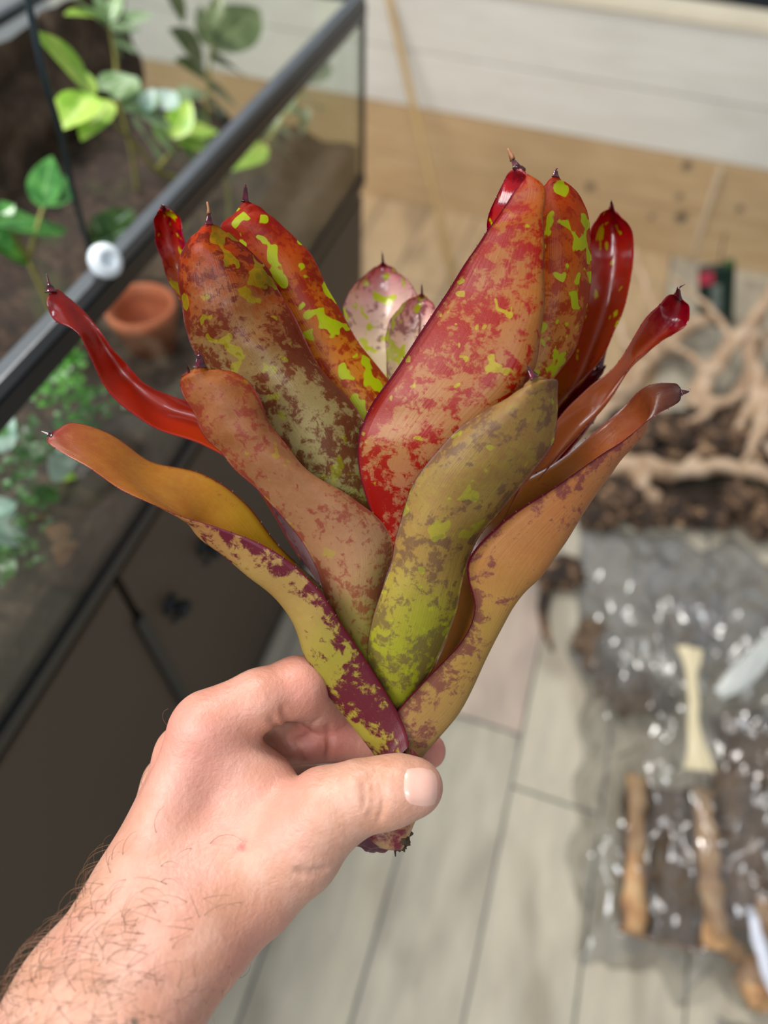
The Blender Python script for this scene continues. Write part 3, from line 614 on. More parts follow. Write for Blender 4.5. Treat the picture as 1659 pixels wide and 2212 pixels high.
def make_leaf(st, tip, outer, inner, label=None, nl=84, na=26, hook=(0, 0), wave=0.0, th=.0007, dry=False, seed=0, tipr=.0022, spikes=True, flat=1.0):
    st = np.array(st, float); n = len(st)
    av = (st[:, 2]+st[:, 8])/2; st[:, 5] = av+(st[:, 5]-av)*flat
    R3 = [np.array([P(s[3*k], s[3*k+1], s[3*k+2]/1000) for s in st]) for k in range(3)]
    tp = P(tip[0], tip[1], tip[2]/1000); last = R3[1][-1]; nip = last*.55+tp*.45
    cm_ = last*.45+nip*.55
    rails = [cr(np.vstack([r, cm_+(r[-1]-last)*.34, nip+(r[-1]-last)*.05]), nl) for r in R3]
    G = np.zeros((nl, na, 3)); vv = np.linspace(-1, 1, na); vv = np.sign(vv)*np.abs(vv)**.92
    for j, q in enumerate(vv):
        G[:, j] = rails[0]*(q*(q-1)/2)+rails[1]*(1-q*q)+rails[2]*(q*(q+1)/2)
    du = np.gradient(G, axis=1); dv = np.gradient(G, axis=0); N = np.cross(dv, du); N /= np.linalg.norm(N, axis=2)[..., None]+1e-12
    bul = rails[1]-(rails[0]+rails[2])/2; sgn = np.sign(np.sum(N[:, na//2]*bul)); sgn = sgn if sgn else 1; N = N*sgn
    side = np.abs(vv)[None, :]; ti = np.arange(nl)[:, None]/nl
    rip = np.zeros((nl, na))
    for i in range(nl):
        for j in range(na):
            rip[i, j] = mnoise.noise(Vector((i*.16+seed, vv[j]*1.3, seed*.7)))
    rip = (.0011+wave*side**3)*rip*np.sin(np.pi*np.clip(ti*1.05, 0, 1))
    G = G+N*rip[..., None]
    thk = th*np.clip(1-side**8*.75, .2, 1)*np.ones((nl, 1)); thk *= np.clip((1-ti)*8, .15, 1)
    top = G+N*(thk/2)[..., None]; bot = G-N*(thk/2)[..., None]
    v = np.vstack([top.reshape(-1, 3), bot.reshape(-1, 3)]); M = nl*na; uv = [(j/(na-1), i/(nl-1)) for i in range(nl) for j in range(na)]*2
    f = []; mi = []
    for i in range(nl-1):
        for j in range(na-1):
            a, b2, c, d = i*na+j, i*na+j+1, (i+1)*na+j+1, (i+1)*na+j
            q = (a, b2, c, d) if sgn < 0 else (a, d, c, b2)
            f.append(q[::-1]); mi.append(0); f.append(tuple(x+M for x in q)); mi.append(1)
        for j in (0, na-1):
            a, d = i*na+j, (i+1)*na+j; f.append((a, d, d+M, a+M) if j == 0 else (a, a+M, d+M, d)); mi.append(0)
    lf = mesh('leaf', v, f, [outer, inner], BR, mi=mi, uv=uv)
    if label: lf['label'] = label
    # claw at the tip
    hk = np.array([hook[0], hook[1]]); e = nip-last
    p0 = nip-e*.45; p1 = nip*.5+tp*.5; p3 = P(tip[0]+hk[0], tip[1]+hk[1], tip[2]/1000)
    c = cr([p0, nip, p1+(tp-p1)*.4, tp, p3] if (hk != 0).any() else [p0, nip, p1, tp], 16)
    rr = tipr*(1-np.linspace(0, 1, 16))**1.25*.95+.00014
    cl = MB(); cl.tube(c, rr, 9, flat=.45); cl.build('leaf_tip', tipmat.mat if not dry else [tipmat.mat], lf, smooth=True)
    if dry:
        d = MB(); d.tube(c[11:]+np.array([0, 0, .0004]), rr[11:]*1.3+.0002, 7, rough=.8, freq=900); d.build('dry_point', drytip, lf, smooth=True)
    if spikes:
        s = MB()
        for jj, sg in ((0, -1), (na-1, 1)):
            acc = 0; lastp = G[0, jj]
            for i in range(int(nl*.25), nl-3):
                acc += np.linalg.norm(G[i, jj]-lastp); lastp = G[i, jj]
                if acc > .0042+.002*random.random():
                    acc = 0; o = G[i, jj]-G[i, jj-sg]; o /= np.linalg.norm(o)+1e-9; t = G[i+1, jj]-G[i, jj]; t /= np.linalg.norm(t)+1e-9; nn = N[i, jj]
                    h = .0010*random.uniform(.6, 1.3); b_ = .0004; c0 = G[i, jj]-o*.0003
                    s.add([c0-t*b_, c0+t*b_, c0+nn*b_*.7, c0-nn*b_*.7, c0+o*h+t*h*.6], [(0, 2, 4), (2, 1, 4), (1, 3, 4), (3, 0, 4)])
        if s.v: tag(s.build('margin_spines', spinem, lf), kind='stuff')
    return lf

BR = empty('bromeliad', P(830, 1820, .312), 'red and yellow-green mottled bromeliad rosette held up by its stem', 'plant')
def LM(k, stops, mth=.5, mamt=.8, sth=.56, samt=0.0, mott=MAR, tipc=DRED, tipw=.25, rough=.38, trans=.35, edge=MAR, ea=.8, inner=False, **kw):
    return leaf_mat(('inner_' if inner else 'outer_')+'leaf_%d' % k, stops, mott, mth, mamt, YG, sth, samt, edge, ea, tipc, tipw, rough, trans, k*1.7+(50 if inner else 0), **kw)
INR = LM(90, [(0, H('B79A4A')), (.4, H('C0504A')), (.8, H('A8202E')), (1, H('7A1028'))], .52, .8, .60, .8, inner=True, rough=.13, coat=.8, trans=.3, tipc=H('5A0A1E'))
INRL = LM(91, [(0, H('F0E8B0')), (.4, H('F2D0C4')), (.7, H('D87888')), (1, H('B0203C'))], .535, .75, .53, .9, inner=True, rough=.15, coat=.8, trans=.3, tipc=H('8E1230'))
INB = LM(92, [(0, H('98762A')), (.35, H('A88430')), (.6, H('A8683A')), (.85, H('A0483C')), (1, H('903038'))], .60, .5, inner=True, rough=.25, trans=.3, tipc=H('8E1A34'), tipw=.42, coat=.2, sat=1.06)
INO = LM(93, [(0, H('7A5224')), (.4, H('98601E')), (.65, H('8E421A')), (.85, H('6A200E')), (1, H('4A120C'))], .60, .5, inner=True, rough=.28, trans=.2, tipc=H('240606'), tipw=.4, sat=1.0, coat=.3)

# --- back leaves first
make_leaf([(800,900,355, 850,905,370, 905,880,355), (765,790,362, 830,795,380, 905,765,362), (742,690,370, 822,695,390, 906,665,370), (752,635,374, 826,620,392, 893,622,374), (795,588,378, 828,580,390, 858,585,378)],
    (826,547,382), LM(1, [(0, OLV), (.5, SAL), (1, RED)]), INRL, 'broad glossy inner leaf at the centre back, tip upright', hook=(-3, -6), seed=1)
make_leaf([(850,930,345, 870,930,352, 900,900,345), (835,790,350, 882,795,364, 930,750,350), (838,705,355, 892,712,370, 944,690,355), (872,655,358, 912,648,368, 940,663,358)],
    (911,615,362), LM(2, [(0, OLV), (.5, SAL), (1, RED)]), INRL, 'small glossy inner leaf beside the centre back leaf', seed=2, hook=(2, -4))
make_leaf([(1000,1080,340, 1040,1085,350, 1080,1050,342), (1100,930,345, 1150,935,360, 1195,890,348), (1190,820,348, 1242,825,366, 1290,785,350), (1235,700,350, 1290,705,368, 1338,690,352), (1262,590,350, 1315,590,368, 1363,595,352), (1272,505,348, 1320,500,364, 1367,508,350), (1298,462,346, 1322,458,356, 1345,474,348)],
    (1321,436,344), LM(3, [(0, OLV), (.5, RED), (1, DRED)]), LM(94, [(0, H('8A7A30')), (.35, H('8A3A24')), (.7, H('B0202A')), (1, H('8E1838'))], .56, .5, .635, .6, inner=True, rough=.12, coat=.9, trans=.3, tipc=H('8E1838')), 'deep red glossy leaf, outermost of the three upright at right', seed=3, hook=(-1, -5))
make_leaf([(1120,1000,355, 1150,1010,350, 1180,990,352), (1205,885,360, 1235,890,354, 1262,862,356), (1262,815,362, 1288,815,358, 1306,795,360)],
    (1315,738,362), LM(4, [(0, H('5A2418')), (1, H('4A1018'))], mamt=.3, rough=.3), INR, 'dark maroon leaf point behind the right-hand leaves', seed=4)
make_leaf([(1060,1130,345, 1080,1140,350, 1100,1120,345), (1110,1085,346, 1135,1075,352, 1150,1060,346), (1185,1005,348, 1205,1000,354, 1220,985,348), (1245,935,350, 1265,925,355, 1285,900,350)],
    (1300,870,350), LM(5, [(0, H('C9A0A0')), (1, H('7A2028'))]), INR, seed=5)
make_leaf([(560,900,345, 600,890,350, 640,850,345), (440,760,348, 480,730,358, 520,700,348), (383,640,345, 408,625,356, 435,600,345), (347,560,342, 374,552,352, 407,540,342), (333,492,338, 360,485,346, 392,482,338), (338,462,335, 355,455,340, 376,458,335)],
    (352,443,333), LM(6, [(0, OLV), (.5, RED), (1, DRED)]), LM(95, [(0, H('B79A4A')), (.4, H('C0504A')), (.8, H('A8202E')), (1, H('8E1830'))], .50, .8, .55, .8, inner=True, rough=.2, coat=.5, trans=.3), 'narrow mottled leaf peeking out at upper left', seed=6, hook=(30, 12))
make_leaf([(560,960,340, 590,950,345, 620,930,340), (440,880,342, 470,865,345, 505,840,342), (393,822,340, 412,812,344, 434,806,340)],
    (402,780,338), LM(7, [(0, SAL), (1, H('8E2440'))]), INR, seed=7)
# --- spotted upright leaves
make_leaf([(930,1060,330, 965,1060,322, 1000,1020,330), (1000,940,325, 1045,935,316, 1095,893,326), (1080,845,318, 1150,845,308, 1215,795,320), (1120,730,312, 1195,725,302, 1256,720,316), (1145,600,308, 1215,600,298, 1277,600,312), (1155,485,304, 1215,480,296, 1274,482,308), (1166,420,302, 1205,405,296, 1247,415,304), (1180,396,300, 1200,388,297, 1218,392,301)],
    (1201,367,298), LM(8, [(0, H('D8C070')), (.3, H('D89A60')), (.6, H('C85A38')), (1, H('B81C20'))], .50, .75, .545, .95, H('A81C18'), tipc=DRED, tipw=.15, trans=.5), INR, 'spotted red leaf in the middle of the three upright at right', seed=8, hook=(4, -4), flat=.7)
make_leaf([(770,1020,335, 830,1020,328, 885,970,335), (720,895,332, 790,885,322, 852,843,332), (630,775,330, 708,762,318, 776,742,330), (565,655,326, 640,645,314, 716,635,326), (515,565,322, 588,552,310, 670,550,322), (478,495,318, 540,482,308, 606,485,318), (508,458,316, 530,448,310, 564,450,316)],
    (531,402,312), LM(9, [(0, H('D8B060')), (.3, H('D08048')), (.6, H('B83A28')), (1, H('C01C20'))], .49, .8, .515, 1.0, H('A01414'), tipc=H('C01420'), tipw=.2, trans=.5, sscale=115), INR, 'red leaf with bright yellow-green spots, upright at left centre', seed=9, hook=(-2, -6), flat=.65)
make_leaf([(700,1150,326, 760,1155,320, 825,1130,326), (635,1050,322, 718,1030,309, 800,1005,322), (535,905,316, 640,885,301, 775,890,318), (448,795,310, 560,775,295, 692,792,314), (403,712,306, 500,695,291, 627,672,310), (385,610,302, 472,603,288, 582,585,306), (394,540,298, 452,532,287, 530,535,302), (424,502,296, 452,492,289, 488,502,298)],
    (452,462,290), LM(10, [(0, H('B4C860')), (.16, H('B8AE7C')), (.32, H('96704A')), (.5, H('A44C30')), (.72, H('C43C1E')), (1, H('CC1A10'))], .49, .8, .60, .28, H('6A1018'), tipc=H('CC140C'), tipw=.22, trans=.42, rough=.3), INR, 'broad red-orange leaf with brown dry point, upright at far left', seed=10, hook=(-4, -24), dry=True, flat=.7, wave=.0012)
# --- big front leaf
make_leaf([(842,1200,316, 870,1200,312, 900,1180,318), (796,1090,308, 905,1075,300, 930,1060,318), (772,985,302, 960,985,288, 980,930,318), (790,895,298, 1045,905,281, 1040,870,318), (850,808,294, 1128,812,277, 1080,780,318), (952,652,290, 1168,690,276, 1060,640,314), (1010,565,287, 1174,560,276, 1060,540,306), (1052,500,284, 1174,470,277, 1052,480,298), (1100,430,282, 1172,405,278, 1072,425,292), (1136,384,281, 1126,372,279, 1092,382,288)],
    (1108,345,284), LM(11, [(0, H('B87868')), (.2, H('B4825A')), (.6, H('A8683C')), (.85, H('B84C34')), (1, H('B02822'))], .505, .85, .63, .4, H('9C1828'), tipc=H('B02822'), tipw=.1, trans=.3, rough=.36, ea=1.0, basem=.03, sscale=150), INR, 'large folded front leaf, tallest of the plant, dark curled tip', seed=11, hook=(-12, -22), dry=True, tipr=.0036, flat=.75, wave=.0010)
make_leaf([(845,1540,322, 862,1545,318, 882,1530,322), (798,1435,316, 862,1445,306, 940,1432,316), (800,1350,311, 885,1350,299, 984,1335,312), (836,1240,306, 915,1245,292, 1000,1250,308), (856,1150,301, 950,1150,286, 1042,1150,304), (890,1050,295, 1000,1060,279, 1112,1068,298), (958,955,288, 1070,965,272, 1186,968,292), (1045,888,284, 1125,885,270, 1206,888,287), (1110,852,281, 1155,834,272, 1204,827,283), (1133,832,279, 1158,822,275, 1186,820,280)],
    (1141,794,276), LM(12, [(0, H('A09A34')), (.14, H('ACAC38')), (.28, H('B08C50')), (.5, H('9E7A48')), (.8, H('92643E')), (1, H('8A5A48'))], .515, .6, .60, .3, H('5C2840'), tipc=H('845048'), tipw=.08, trans=.28, rough=.42, basem=.045, sat=1.04, val=.76), INR, 'olive tan leaf with square shoulder and small claw, front right', seed=12, hook=(-3, -6), tipr=.0034, flat=.6, wave=.0010)
make_leaf([(768,1428,322, 796,1436,317, 826,1412,322), (712,1310,317, 765,1310,306, 825,1285,316), (686,1235,312, 765,1205,299, 850,1180,312), (640,1152,307, 720,1112,293, 800,1105,308), (568,1070,301, 640,1038,288, 712,1050,303), (494,1000,296, 560,970,283, 627,975,298), (444,945,292, 506,908,280, 578,902,294), (414,880,289, 472,848,278, 550,842,291), (386,832,287, 436,815,279, 508,808,289), (412,806,285, 432,803,281, 460,800,286)],
    (432,766,282), LM(13, [(0, H('A4A850')), (.16, H('C49C7C')), (.4, H('A8785A')), (.72, H('A4623C')), (1, H('C4542A'))], .52, .6, .62, .2, H('8E2434'), tipc=H('D05A28'), tipw=.12, trans=.33, rough=.42, sat=1.15, val=.76, basem=.03), INR, 'tan pink leaf with rolled shoulder and maroon claw, front left', seed=13, hook=(-4, -8), tipr=.0036, flat=.62, wave=.0012)
make_leaf([(690,1262,322, 702,1250,330, 722,1220,326), (628,1170,322, 645,1150,332, 670,1110,326), (577,1072,320, 605,1060,330, 650,1040,324), (572,1040,318, 600,1020,326, 640,1010,322)],
    (600,990,320), LM(14, [(0, H('A88A90')), (1, H('8E4A58'))]), LM(96, [(0, H('A88A8C')), (.6, H('B89A9C')), (1, H('A84A50'))], .52, .6, inner=True, rough=.35), seed=14, spikes=False)
# --- long outer leaves
make_leaf([(650,1210,330, 645,1180,338, 660,1110,334), (540,1035,330, 548,1005,342, 572,950,336), (440,962,330, 450,918,344, 462,880,338), (335,925,328, 352,885,340, 378,858,336), (255,868,326, 283,832,338, 312,826,334), (203,790,324, 232,768,334, 256,765,332), (170,722,322, 190,704,328, 206,700,330), (118,692,320, 140,660,322, 158,652,328), (101,655,318, 112,638,320, 128,626,324)],
    (106,612,320), LM(15, [(0, SAL), (.5, H('C86848')), (1, H('E05028'))], mamt=.4), LM(97, [(0, H('B87860')), (.3, H('9C3428')), (.6, H('86201A')), (1, H('7A1024'))], .60, .4, inner=True, rough=.17, coat=.7, trans=.3, tipc=H('5A0A20'), tipw=.2, sat=1.2), 'long narrow red leaf twisting out to the left', seed=15, hook=(-6, -22), tipr=.003)
make_leaf([(884,1612,306.5, 838,1664,310.5, 860,1655,324), (866,1552,311, 814,1632,314, 845,1610,328), (800,1442,307, 712,1505,315, 790,1450,334), (740,1352,302, 660,1418,312, 738,1335,334), (690,1275,298, 622,1325,310, 690,1262,332), (600,1196,294, 535,1243,306, 602,1178,330), (490,1146,291, 440,1160,306, 530,1085,328), (388,1112,290, 392,1098,306, 435,1022,326), (280,1068,290, 300,1040,304, 325,996,322), (182,1005,291, 205,972,302, 235,935,316), (118,968,293, 140,942,301, 160,915,310), (102,955,295, 110,942,299, 122,928,304)],
    (104,938,298), LM(16, [(0, H('B8983C')), (.16, H('B0A444')), (.32, H('B8965A')), (.5, H('B87C4E')), (1, H('B85C40'))], .535, .96, .62, .0, H('6A1232'), tipc=H('A04048'), tipw=.15, trans=.3, ea=1.0, basem=.10, sat=1.02), INB, 'long tan and olive leaf curving out low to the left', seed=16, hook=(-18, -8), nl=100, tipr=.0028)
make_leaf([(866,1612,308, 900,1667,310.5, 880,1655,324), (850,1552,313, 912,1632,315, 868,1610,328), (918,1468,308, 995,1535,315, 935,1430,330), (995,1388,303, 1052,1412,312, 968,1350,332), (1025,1315,298, 1100,1312,306, 975,1240,333), (1010,1215,293, 1168,1240,303, 1000,1130,332), (1085,1128,291, 1222,1165,303, 1080,1060,330), (1190,1058,291, 1276,1082,304, 1192,1005,328), (1290,988,292, 1330,1002,305, 1285,932,326), (1350,948,293, 1392,928,304, 1343,882,324), (1415,898,295, 1412,862,302, 1395,834,316), (1462,872,297, 1465,848,300, 1456,828,306)],
    (1486,846,300), LM(17, [(0, H('A07850')), (.1, H('B08C58')), (.22, H('B89452')), (.4, H('BC8450')), (.6, H('BC7450')), (1, H('BC644C'))], .555, .7, .62, .0, H('6E2440'), tipc=H('B05444'), tipw=.15, trans=.3, ea=1.0, basem=.075, sat=1.06, val=.82), INO, 'long peach and orange leaf curving out low to the right', seed=17, hook=(5, -6), nl=100)
make_leaf([(1040,1200,322, 1060,1210,330, 1090,1160,324), (1110,1080,324, 1130,1090,332, 1160,1040,326), (1190,925,326, 1215,962,334, 1248,940,328), (1262,845,326, 1288,878,332, 1318,862,328), (1330,790,324, 1350,800,328, 1372,778,327), (1374,716,322, 1402,740,330, 1430,740,326), (1416,664,320, 1448,688,331, 1482,700,325), (1444,638,318, 1464,648,326, 1488,662,322)],
    (1466,622,318), LM(18, [(0, H('C89068')), (1, H('C06048'))], mamt=.4), LM(98, [(0, H('C89068')), (.45, H('A8583C')), (.62, H('7E1C2C')), (1, H('94081E'))], .62, .3, inner=True, rough=.1, coat=1.0, trans=.3, tipc=H('9A0E22'), tipw=.22), 'narrow leaf with glossy red spoon-shaped tip, right side', seed=18, hook=(14, -8), tipr=.003)
# --- stem and roots
stm = NT('bromeliad_stem'); c = stm.coord(); k1 = stm.noise(c, 70, 5, .65); sz = stm.node('ShaderNodeSeparateXYZ'); stm.put(sz.inputs[0], c)
stm.bump(k1, .5, .002); stm.set(Base_Color=stm.mix(stm.ss(k1, .42, .56), H('B0885C'), H('70202E')), Roughness=.45)
sp = cr([P(858, 1560, .324), P(860, 1580, .3225), P(864, 1615, .3190), P(867, 1650, .3145), P(858, 1720, .312), P(835, 1775, .313), P(812, 1812, .314)], 40)
b = MB(); b.tube(sp, np.interp(np.linspace(0, 1, 40), [0, .08, .16, .3, .42, .7, .9, 1], [.003, .0045, .0055, .0068, .0080, .0108, .0125, .006]), 24, rough=.05, freq=60)
b.build('stem', stm.mat, BR, smooth=True)
lump('stem_end', P(800, 1800, .312), (.0105, .0075, .007), simple('purple_stub', H('5A2A34'), .4, .2, 200), parent=BR, amp=.2, sub=4)
b = MB()
for i in range(46):
    p0 = P(845+random.uniform(-40, 28), 1800+random.uniform(-15, 15), .309+random.uniform(-.003, .008)); d = np.array([random.gauss(0, 1), random.gauss(0, 1), random.gauss(-.6, 1)]); d /= np.linalg.norm(d)
    b.tube(cr([p0, p0+d*.003+rng.normal(0, .001, 3), p0+d*.006+rng.normal(0, .0015, 3)], 6), np.linspace(.0011, .0003, 6), 5)
tag(b.build('root_stubs', simple('root_brown', H('3A2A1C'), .8, .4, 300), BR), kind='stuff')
lump('root_ball', P(848, 1800, .311), (.0075, .0065, .006), simple('root_mass', H('4A3826'), .85, .5, 300), parent=BR, amp=.5, sub=4)

# ================================================================== HAND
def C3(x, y, d): return np.array([(x-IW/2)*d/FPX, (IH/2-y)*d/FPX, d])
h = .0013
lo = np.array([-.262, -.330, .175]); hi = np.array([.040, -.050, .392])
nx, ny, nz = [int(q) for q in np.ceil((hi-lo)/h)]
gx = (lo[0]+h*np.arange(nx)).astype(np.float32)[:, None, None]; gy = (lo[1]+h*np.arange(ny)).astype(np.float32)[None, :, None]; gz = (lo[2]+h*np.arange(nz)).astype(np.float32)[None, None, :]
def cone(a, ra, b, rb):
    ba = b-a; L2 = float(ba@ba); px, py, pz = gx-a[0], gy-a[1], gz-a[2]
    t = np.clip((px*ba[0]+py*ba[1]+pz*ba[2])/L2, 0, 1).astype(np.float32)
    return np.sqrt((px-t*ba[0])**2+(py-t*ba[1])**2+(pz-t*ba[2])**2)-(ra+(rb-ra)*t)
def ell(c, r):
    q = np.sqrt(((gx-c[0])/r[0])**2+((gy-c[1])/r[1])**2+((gz-c[2])/r[2])**2); return (q-1)*min(r)
def smin(a, b, k):
    hh = np.clip(.5+.5*(b-a)/k, 0, 1); return b*(1-hh)+a*hh-k*hh*(1-hh)
def chain(pts, k=.004):
    D = None
    for (a, b) in zip(pts, pts[1:]):
        d = cone(C3(*a[:3]), a[3], C3(*b[:3]), b[3]); D = d if D is None else smin(D, d, k)
    return D
body = chain([(-520, 3150, .215, .030), (-70, 2520, .245, .0238), (178, 2148, .262, .0225), (305, 1960, .278, .0215)], .01)
for (q, k) in ((chain([(-330, 3120, .212, .029), (40, 2520, .235, .0232), (285, 2195, .252, .0225), (400, 2040, .268, .0215)], .01), .015),
               (chain([(-420, 3120, .238, .031), (-20, 2520, .262, .0245), (230, 2180, .282, .022), (370, 2020, .292, .020)], .01), .015),
               (chain([(300, 1960, .280, .018), (430, 1590, .300, .0125)]), .012), (chain([(290, 1960, .285, .017), (398, 1628, .316, .0115)]), .010),
               (chain([(280, 1970, .292, .016), (365, 1690, .332, .0115)]), .010), (chain([(280, 1990, .298, .015), (352, 1770, .345, .0105)]), .010),
               (chain([(400, 2010, .275, .0225), (540, 1905, .287, .0220), (632, 1835, .289, .0185)]), .014),
               (chain([(430, 1900, .292, .020), (560, 1720, .302, .0155)]), .016), (ell(C3(480, 1790, .318), (.024, .026, .022)), .014),
               (chain([(450, 1580, .299, .012), (560, 1690, .304, .012)]), .012)):
    body = smin(body, q, k)
fin = [chain([(452, 1562, .300, .0142), (560, 1512, .306, .0130), (642, 1484, .315, .0132), (728, 1560, .345, .0098), (820, 1600, .357, .0082)], .004),
       chain([(398, 1628, .316, .0125), (560, 1612, .334, .0105), (678, 1600, .338, .0104), (790, 1604, .340, .0094), (925, 1622, .340, .0086)], .002),
       chain([(370, 1690, .332, .0120), (600, 1700, .352, .0105), (760, 1694, .350, .0092), (850, 1690, .346, .0084)], .003),
       chain([(355, 1765, .345, .0105), (570, 1765, .360, .0095), (700, 1760, .356, .0084), (790, 1750, .350, .0076)], .003)]
F_ = fin[0]
for q in fin[1:]: F_ = smin(F_, q, .0022)
body = smin(body, F_, .0060)
thumb = chain([(640, 1825, .288, .0185), (706, 1752, .287, .0172), (775, 1722, .286, .0142), (835, 1711, .286, .0137), (868, 1702, .286, .0125), (898, 1700, .286, .0112)], .004)
body = smin(body, thumb, .0075)
body = body.astype(np.float32)
def surf(x, y, d0=.215, d1=.37):
    r = np.linspace(d0, d1, 520); q = np.stack([(x-IW/2)*r/FPX, (IH/2-y)*r/FPX, r], 1); g = (q-lo)/h
    ok = ((g >= 0) & (g < np.array(body.shape)-1.01)).all(1); r, g = r[ok], g[ok]; i0 = g.astype(int); f = g-i0; val = 0
    for a in (0, 1):
        for b2 in (0, 1):
            for c2 in (0, 1):
                ww = (f[:, 0] if a else 1-f[:, 0])*(f[:, 1] if b2 else 1-f[:, 1])*(f[:, 2] if c2 else 1-f[:, 2])
                val = val+ww*body[i0[:, 0]+a, i0[:, 1]+b2, i0[:, 2]+c2]
    k = np.argmax(val < 0)
    if k == 0: return None
    t = val[k-1]/(val[k-1]-val[k]); return float(r[k-1]+t*(r[k]-r[k-1]))
NU_, NV_ = 11, 11; nailpts = []
for i in range(NV_):
    for j in range(NU_):
        a, b2 = 2*i/(NV_-1)-1, 2*j/(NU_-1)-1
        xx, yy = a*math.sqrt(1-b2*b2*.36), b2*math.sqrt(1-a*a*.30)
        px_, py_ = 909+38*xx, 1700+3*xx+43*yy; dd = surf(px_, py_)
        nailpts.append((px_, py_, dd if dd else .285))
# creases
def groove(pts, r, k=.0012):
    global body
    for a, b2 in zip(pts, pts[1:]):
        d = cone(C3(*a[:3]), r, C3(*b2[:3]), r); q = -d; hh = np.clip(.5-.5*(body-q)/k, 0, 1); body = body*(1-hh)+q*hh+k*hh*(1-hh)
def crease(pts, r, sink=.0):
    q = cr([(x, y, 0) for x, y in pts], 9); q = [(x, y, (surf(x, y) or 0)) for x, y, _ in q]
    q = [p for p in q if p[2] > 0]
    if len(q) > 1: groove([(x, y, d+sink) for x, y, d in q], r, .0016)
for c_ in (([(797, 1668), (806, 1700), (808, 1735), (800, 1765)], .0008), ([(812, 1660), (824, 1700), (826, 1740), (818, 1775)], .0009), ([(783, 1680), (790, 1715), (788, 1745)], .0005),
           ([(640, 1880), (668, 1886), (702, 1880)], .0009), ([(655, 1560), (630, 1600), (655, 1640)], .0006), ([(585, 1550), (605, 1590), (625, 1625)], .0010), ([(610, 1530), (618, 1560), (612, 1590)], .0007),
           ([(708, 1568), (712, 1600), (708, 1640)], .0010), ([(640, 1590), (662, 1575), (690, 1552)], .0007)):
    crease(*c_)
body = body.astype(np.float32)
ins = body < 0
cells = ins[:-1, :-1, :-1].astype(np.int8)
cs = np.zeros_like(cells)
offs = [(i, j, k) for i in (0, 1) for j in (0, 1) for k in (0, 1)]
S = lambda A, o: A[o[0]:A.shape[0]-1+o[0], o[1]:A.shape[1]-1+o[1], o[2]:A.shape[2]-1+o[2]]
cs = sum(S(ins, o).astype(np.int8) for o in offs); act = (cs > 0) & (cs < 8)
idx = -np.ones(act.shape, int); ii = np.argwhere(act); idx[act] = np.arange(len(ii))
acc = np.zeros((len(ii), 3)); cnt = np.zeros(len(ii))
for o in offs:
    for ax in range(3):
        if o[ax] == 0:
            o2 = list(o); o2[ax] = 1
            da = body[ii[:, 0]+o[0], ii[:, 1]+o[1], ii[:, 2]+o[2]]; db = body[ii[:, 0]+o2[0], ii[:, 1]+o2[1], ii[:, 2]+o2[2]]
            m = (da < 0) != (db < 0); t = np.where(m, da/(da-db+1e-20), 0); p = np.array(o, float)[None, :].repeat(len(ii), 0); p[:, ax] += t
            acc[m] += p[m]; cnt[m] += 1
V = lo+h*(ii+acc/np.maximum(cnt, 1)[:, None])
faces = []
for ax in range(3):
    a1, a2 = (ax+1) % 3, (ax+2) % 3
    sl0 = [slice(1, -1)]*3; sl1 = [slice(1, -1)]*3; sl0[ax] = slice(0, -1); sl1[ax] = slice(1, None)
    m = ins[tuple(sl0)] != ins[tuple(sl1)]; q = np.argwhere(m)
    base = q.copy(); base[:, a1] += 1; base[:, a2] += 1
    def gi(d1, d2):
        z = base.copy(); z[:, a1] -= d1; z[:, a2] -= d2
        z = np.minimum(z, np.array(idx.shape)-1); return idx[z[:, 0], z[:, 1], z[:, 2]]
    A_, B_, C_, D_ = gi(1, 1), gi(0, 1), gi(0, 0), gi(1, 0); fq = np.stack([A_, B_, C_, D_], 1)
    inn = ins[tuple(sl0)][m]; fq[~inn] = fq[~inn][:, ::-1]
    faces.append(fq[(fq >= 0).all(1)])
faces = np.vstack(faces)
# to world
VW = CAM+V[:, :1]*rt+V[:, 1:2]*up+V[:, 2:3]*fw
# skin
sk = NT('skin'); co = sk.coord(); base0 = P(300, 2050, .28)
def near(x, y, d, r0_, r1_, amt=1.0):
    nd = sk.node('ShaderNodeVectorMath', operation='DISTANCE'); sk.put(nd.inputs[0], co); nd.inputs[1].default_value = tuple(P(x, y, d)-base0); return sk.ss(nd.outputs['Value'], r1_, r0_, 0, amt)
n1 = sk.noise(co, 60, 4, .6); n2 = sk.noise(co, 420, 4, .65); n3 = sk.noise(co, 22, 3)
col = sk.mix(sk.ss(n1, .35, .7), H('BA8870'), H('C49884')); col = sk.mix(sk.ss(n3, .4, .65, 0, .5), col, H('C88C80'))
for a in ((440, 1540, .29, .005, .032, .4), (640, 1450, .31, .005, .03, .45), (370, 1620, .30, .005, .03, .35), (700, 1600, .335, .005, .03, .8), (930, 1620, .335, .002, .018, .95), (690, 1560, .335, .002, .02, .6), (560, 2080, .26, .002, .03, .35)):
    col = sk.mix(near(*a), col, H('CE8274'))
for (x, y, r) in ((490, 1755, .0016), (518, 1790, .0018), (521, 1830, .0028), (436, 1783, .0012), (467, 1778, .0009), (522, 1855, .0014), (516, 1810, .0014)):
    col = sk.mix(sk.math('MULTIPLY', near(x, y, .2745, r*.2, r*1.6, .7), sk.ss(n2, .35, .6)), col, H('B4463E'))
col = sk.mix(sk.math('MULTIPLY', near(285, 2214, .232, .001, .0035, .8), sk.ss(n2, .4, .5)), col, H('3A4438'))
sk.bump(sk.math('ADD', sk.math('MULTIPLY', n2, .6), sk.math('MULTIPLY', n1, 1.2)), .55, .0012)
sk.set(Base_Color=col, Roughness=sk.ss(n2, .3, .7, .38, .5), Subsurface_Weight=.18, Subsurface_Radius=(.008, .003, .0015), Subsurface_Scale=.6)
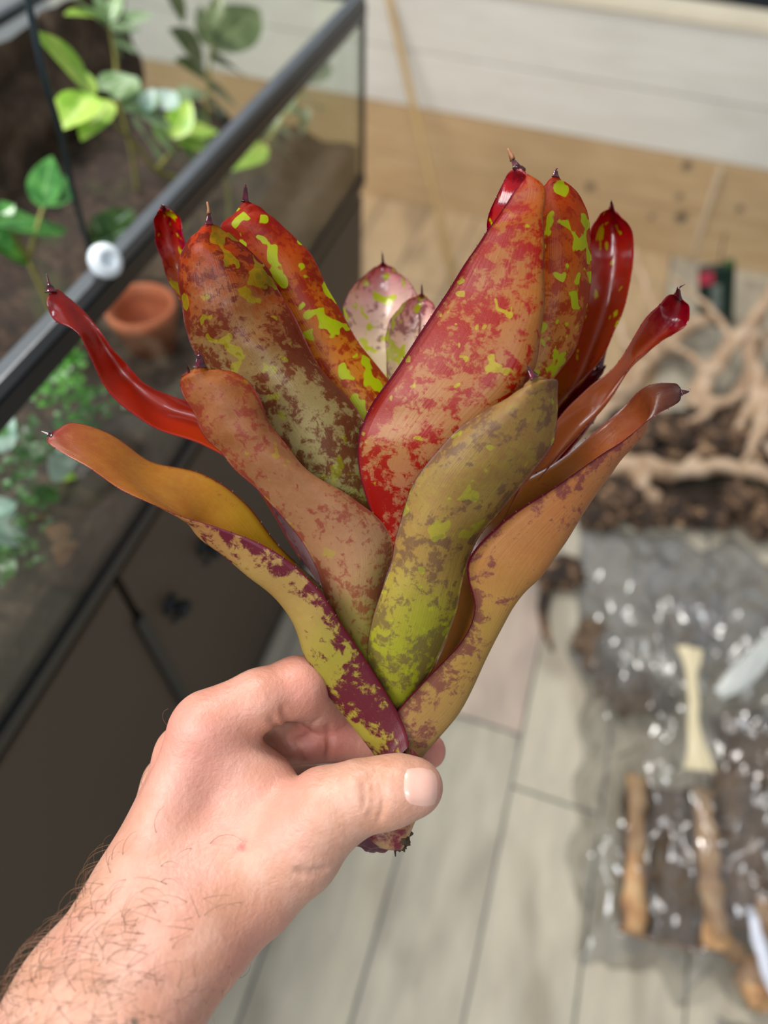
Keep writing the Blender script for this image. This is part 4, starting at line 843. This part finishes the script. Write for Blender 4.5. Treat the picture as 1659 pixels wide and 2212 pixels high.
_a, _b, _c = VW[faces[:, 0]], VW[faces[:, 1]], VW[faces[:, 2]]
if np.sum(np.cross(_b-_a, _c-_a)*(_a-VW.mean(0))) < 0: faces = faces[:, ::-1]
hand = mesh('person', VW, faces, sk.mat, origin=base0)
tag(hand, 'bare left hand and hairy forearm gripping the bromeliad stem between thumb and fingers', 'person')
# thumbnail
v = [P(x, y, d-.0006+.0007*max(abs(2*(k // NU_)/(NV_-1)-1), abs(2*(k % NU_)/(NU_-1)-1))**6) for k, (x, y, d) in enumerate(nailpts)]
v = v+[P(x, y, d+.0010) for (x, y, d) in nailpts]; M = NV_*NU_
f = [(i*NU_+j, (i+1)*NU_+j, (i+1)*NU_+j+1, i*NU_+j+1) for i in range(NV_-1) for j in range(NU_-1)]
f += [tuple(x+M for x in q[::-1]) for q in f]
nm = NT('nail'); k = nm.noise(nm.coord(), 150, 3); nm.set(Base_Color=nm.mix(k, H('D8A594'), H('DDB4A6')), Roughness=.25, Coat_Weight=.3, Subsurface_Weight=.1, Subsurface_Radius=(.005, .002, .001), Subsurface_Scale=.5)
tn = mesh('thumbnail', v, f, nm.mat, hand)
# arm hair
me = hand.data; NN = np.zeros(len(VW)*3); me.vertices.foreach_get('normal', NN); NN = NN.reshape(-1, 3)
px = V[:, 0]/V[:, 2]*FPX+IW/2; py = IH/2-V[:, 1]/V[:, 2]*FPX
dens = np.clip((py-1780)/260, 0, 1)*np.clip((560-px)/200, 0, 1)*((NN@(-fw)) > -.25)
dens = np.where(py < 1780, .012*(px < 420), dens*np.clip((1.15-(px/560)), .2, 1)); dens = dens*((px > -60) & (py < 2300))
pick = rng.choice(len(VW), 430, replace=False, p=dens/dens.sum())
b = MB(); adir = P(20, 2050, .262)-P(330, 1900, .28); adir /= np.linalg.norm(adir); perp = P(500, 2200, .26)-P(300, 2050, .26); perp /= np.linalg.norm(perp)
for i in pick:
    nrm = NN[i]; d = -adir*random.uniform(.2, .9)*(1 if random.random() < .55 else -1)+perp*random.uniform(-.9, .6); d -= nrm*(d@nrm); d /= np.linalg.norm(d); L = random.uniform(.006, .013)
    cv = np.cross(nrm, d)*random.uniform(-.5, .5)
    p0 = VW[i]-nrm*.0002; pts = cr([p0, p0+(d*.35+nrm*.32)*L, p0+(d*.75+nrm*.38+cv*.3)*L, p0+(d*1.0+nrm*.22+cv*.8)*L], 7)
    b.tube(pts, np.linspace(.00011, .00004, 7), 3)
tag(b.build('arm_hair', simple('hair_brown', H('6A4C38'), .5), hand), kind='stuff')

for o in bpy.data.objects:
    if '_o' in o: del o['_o']
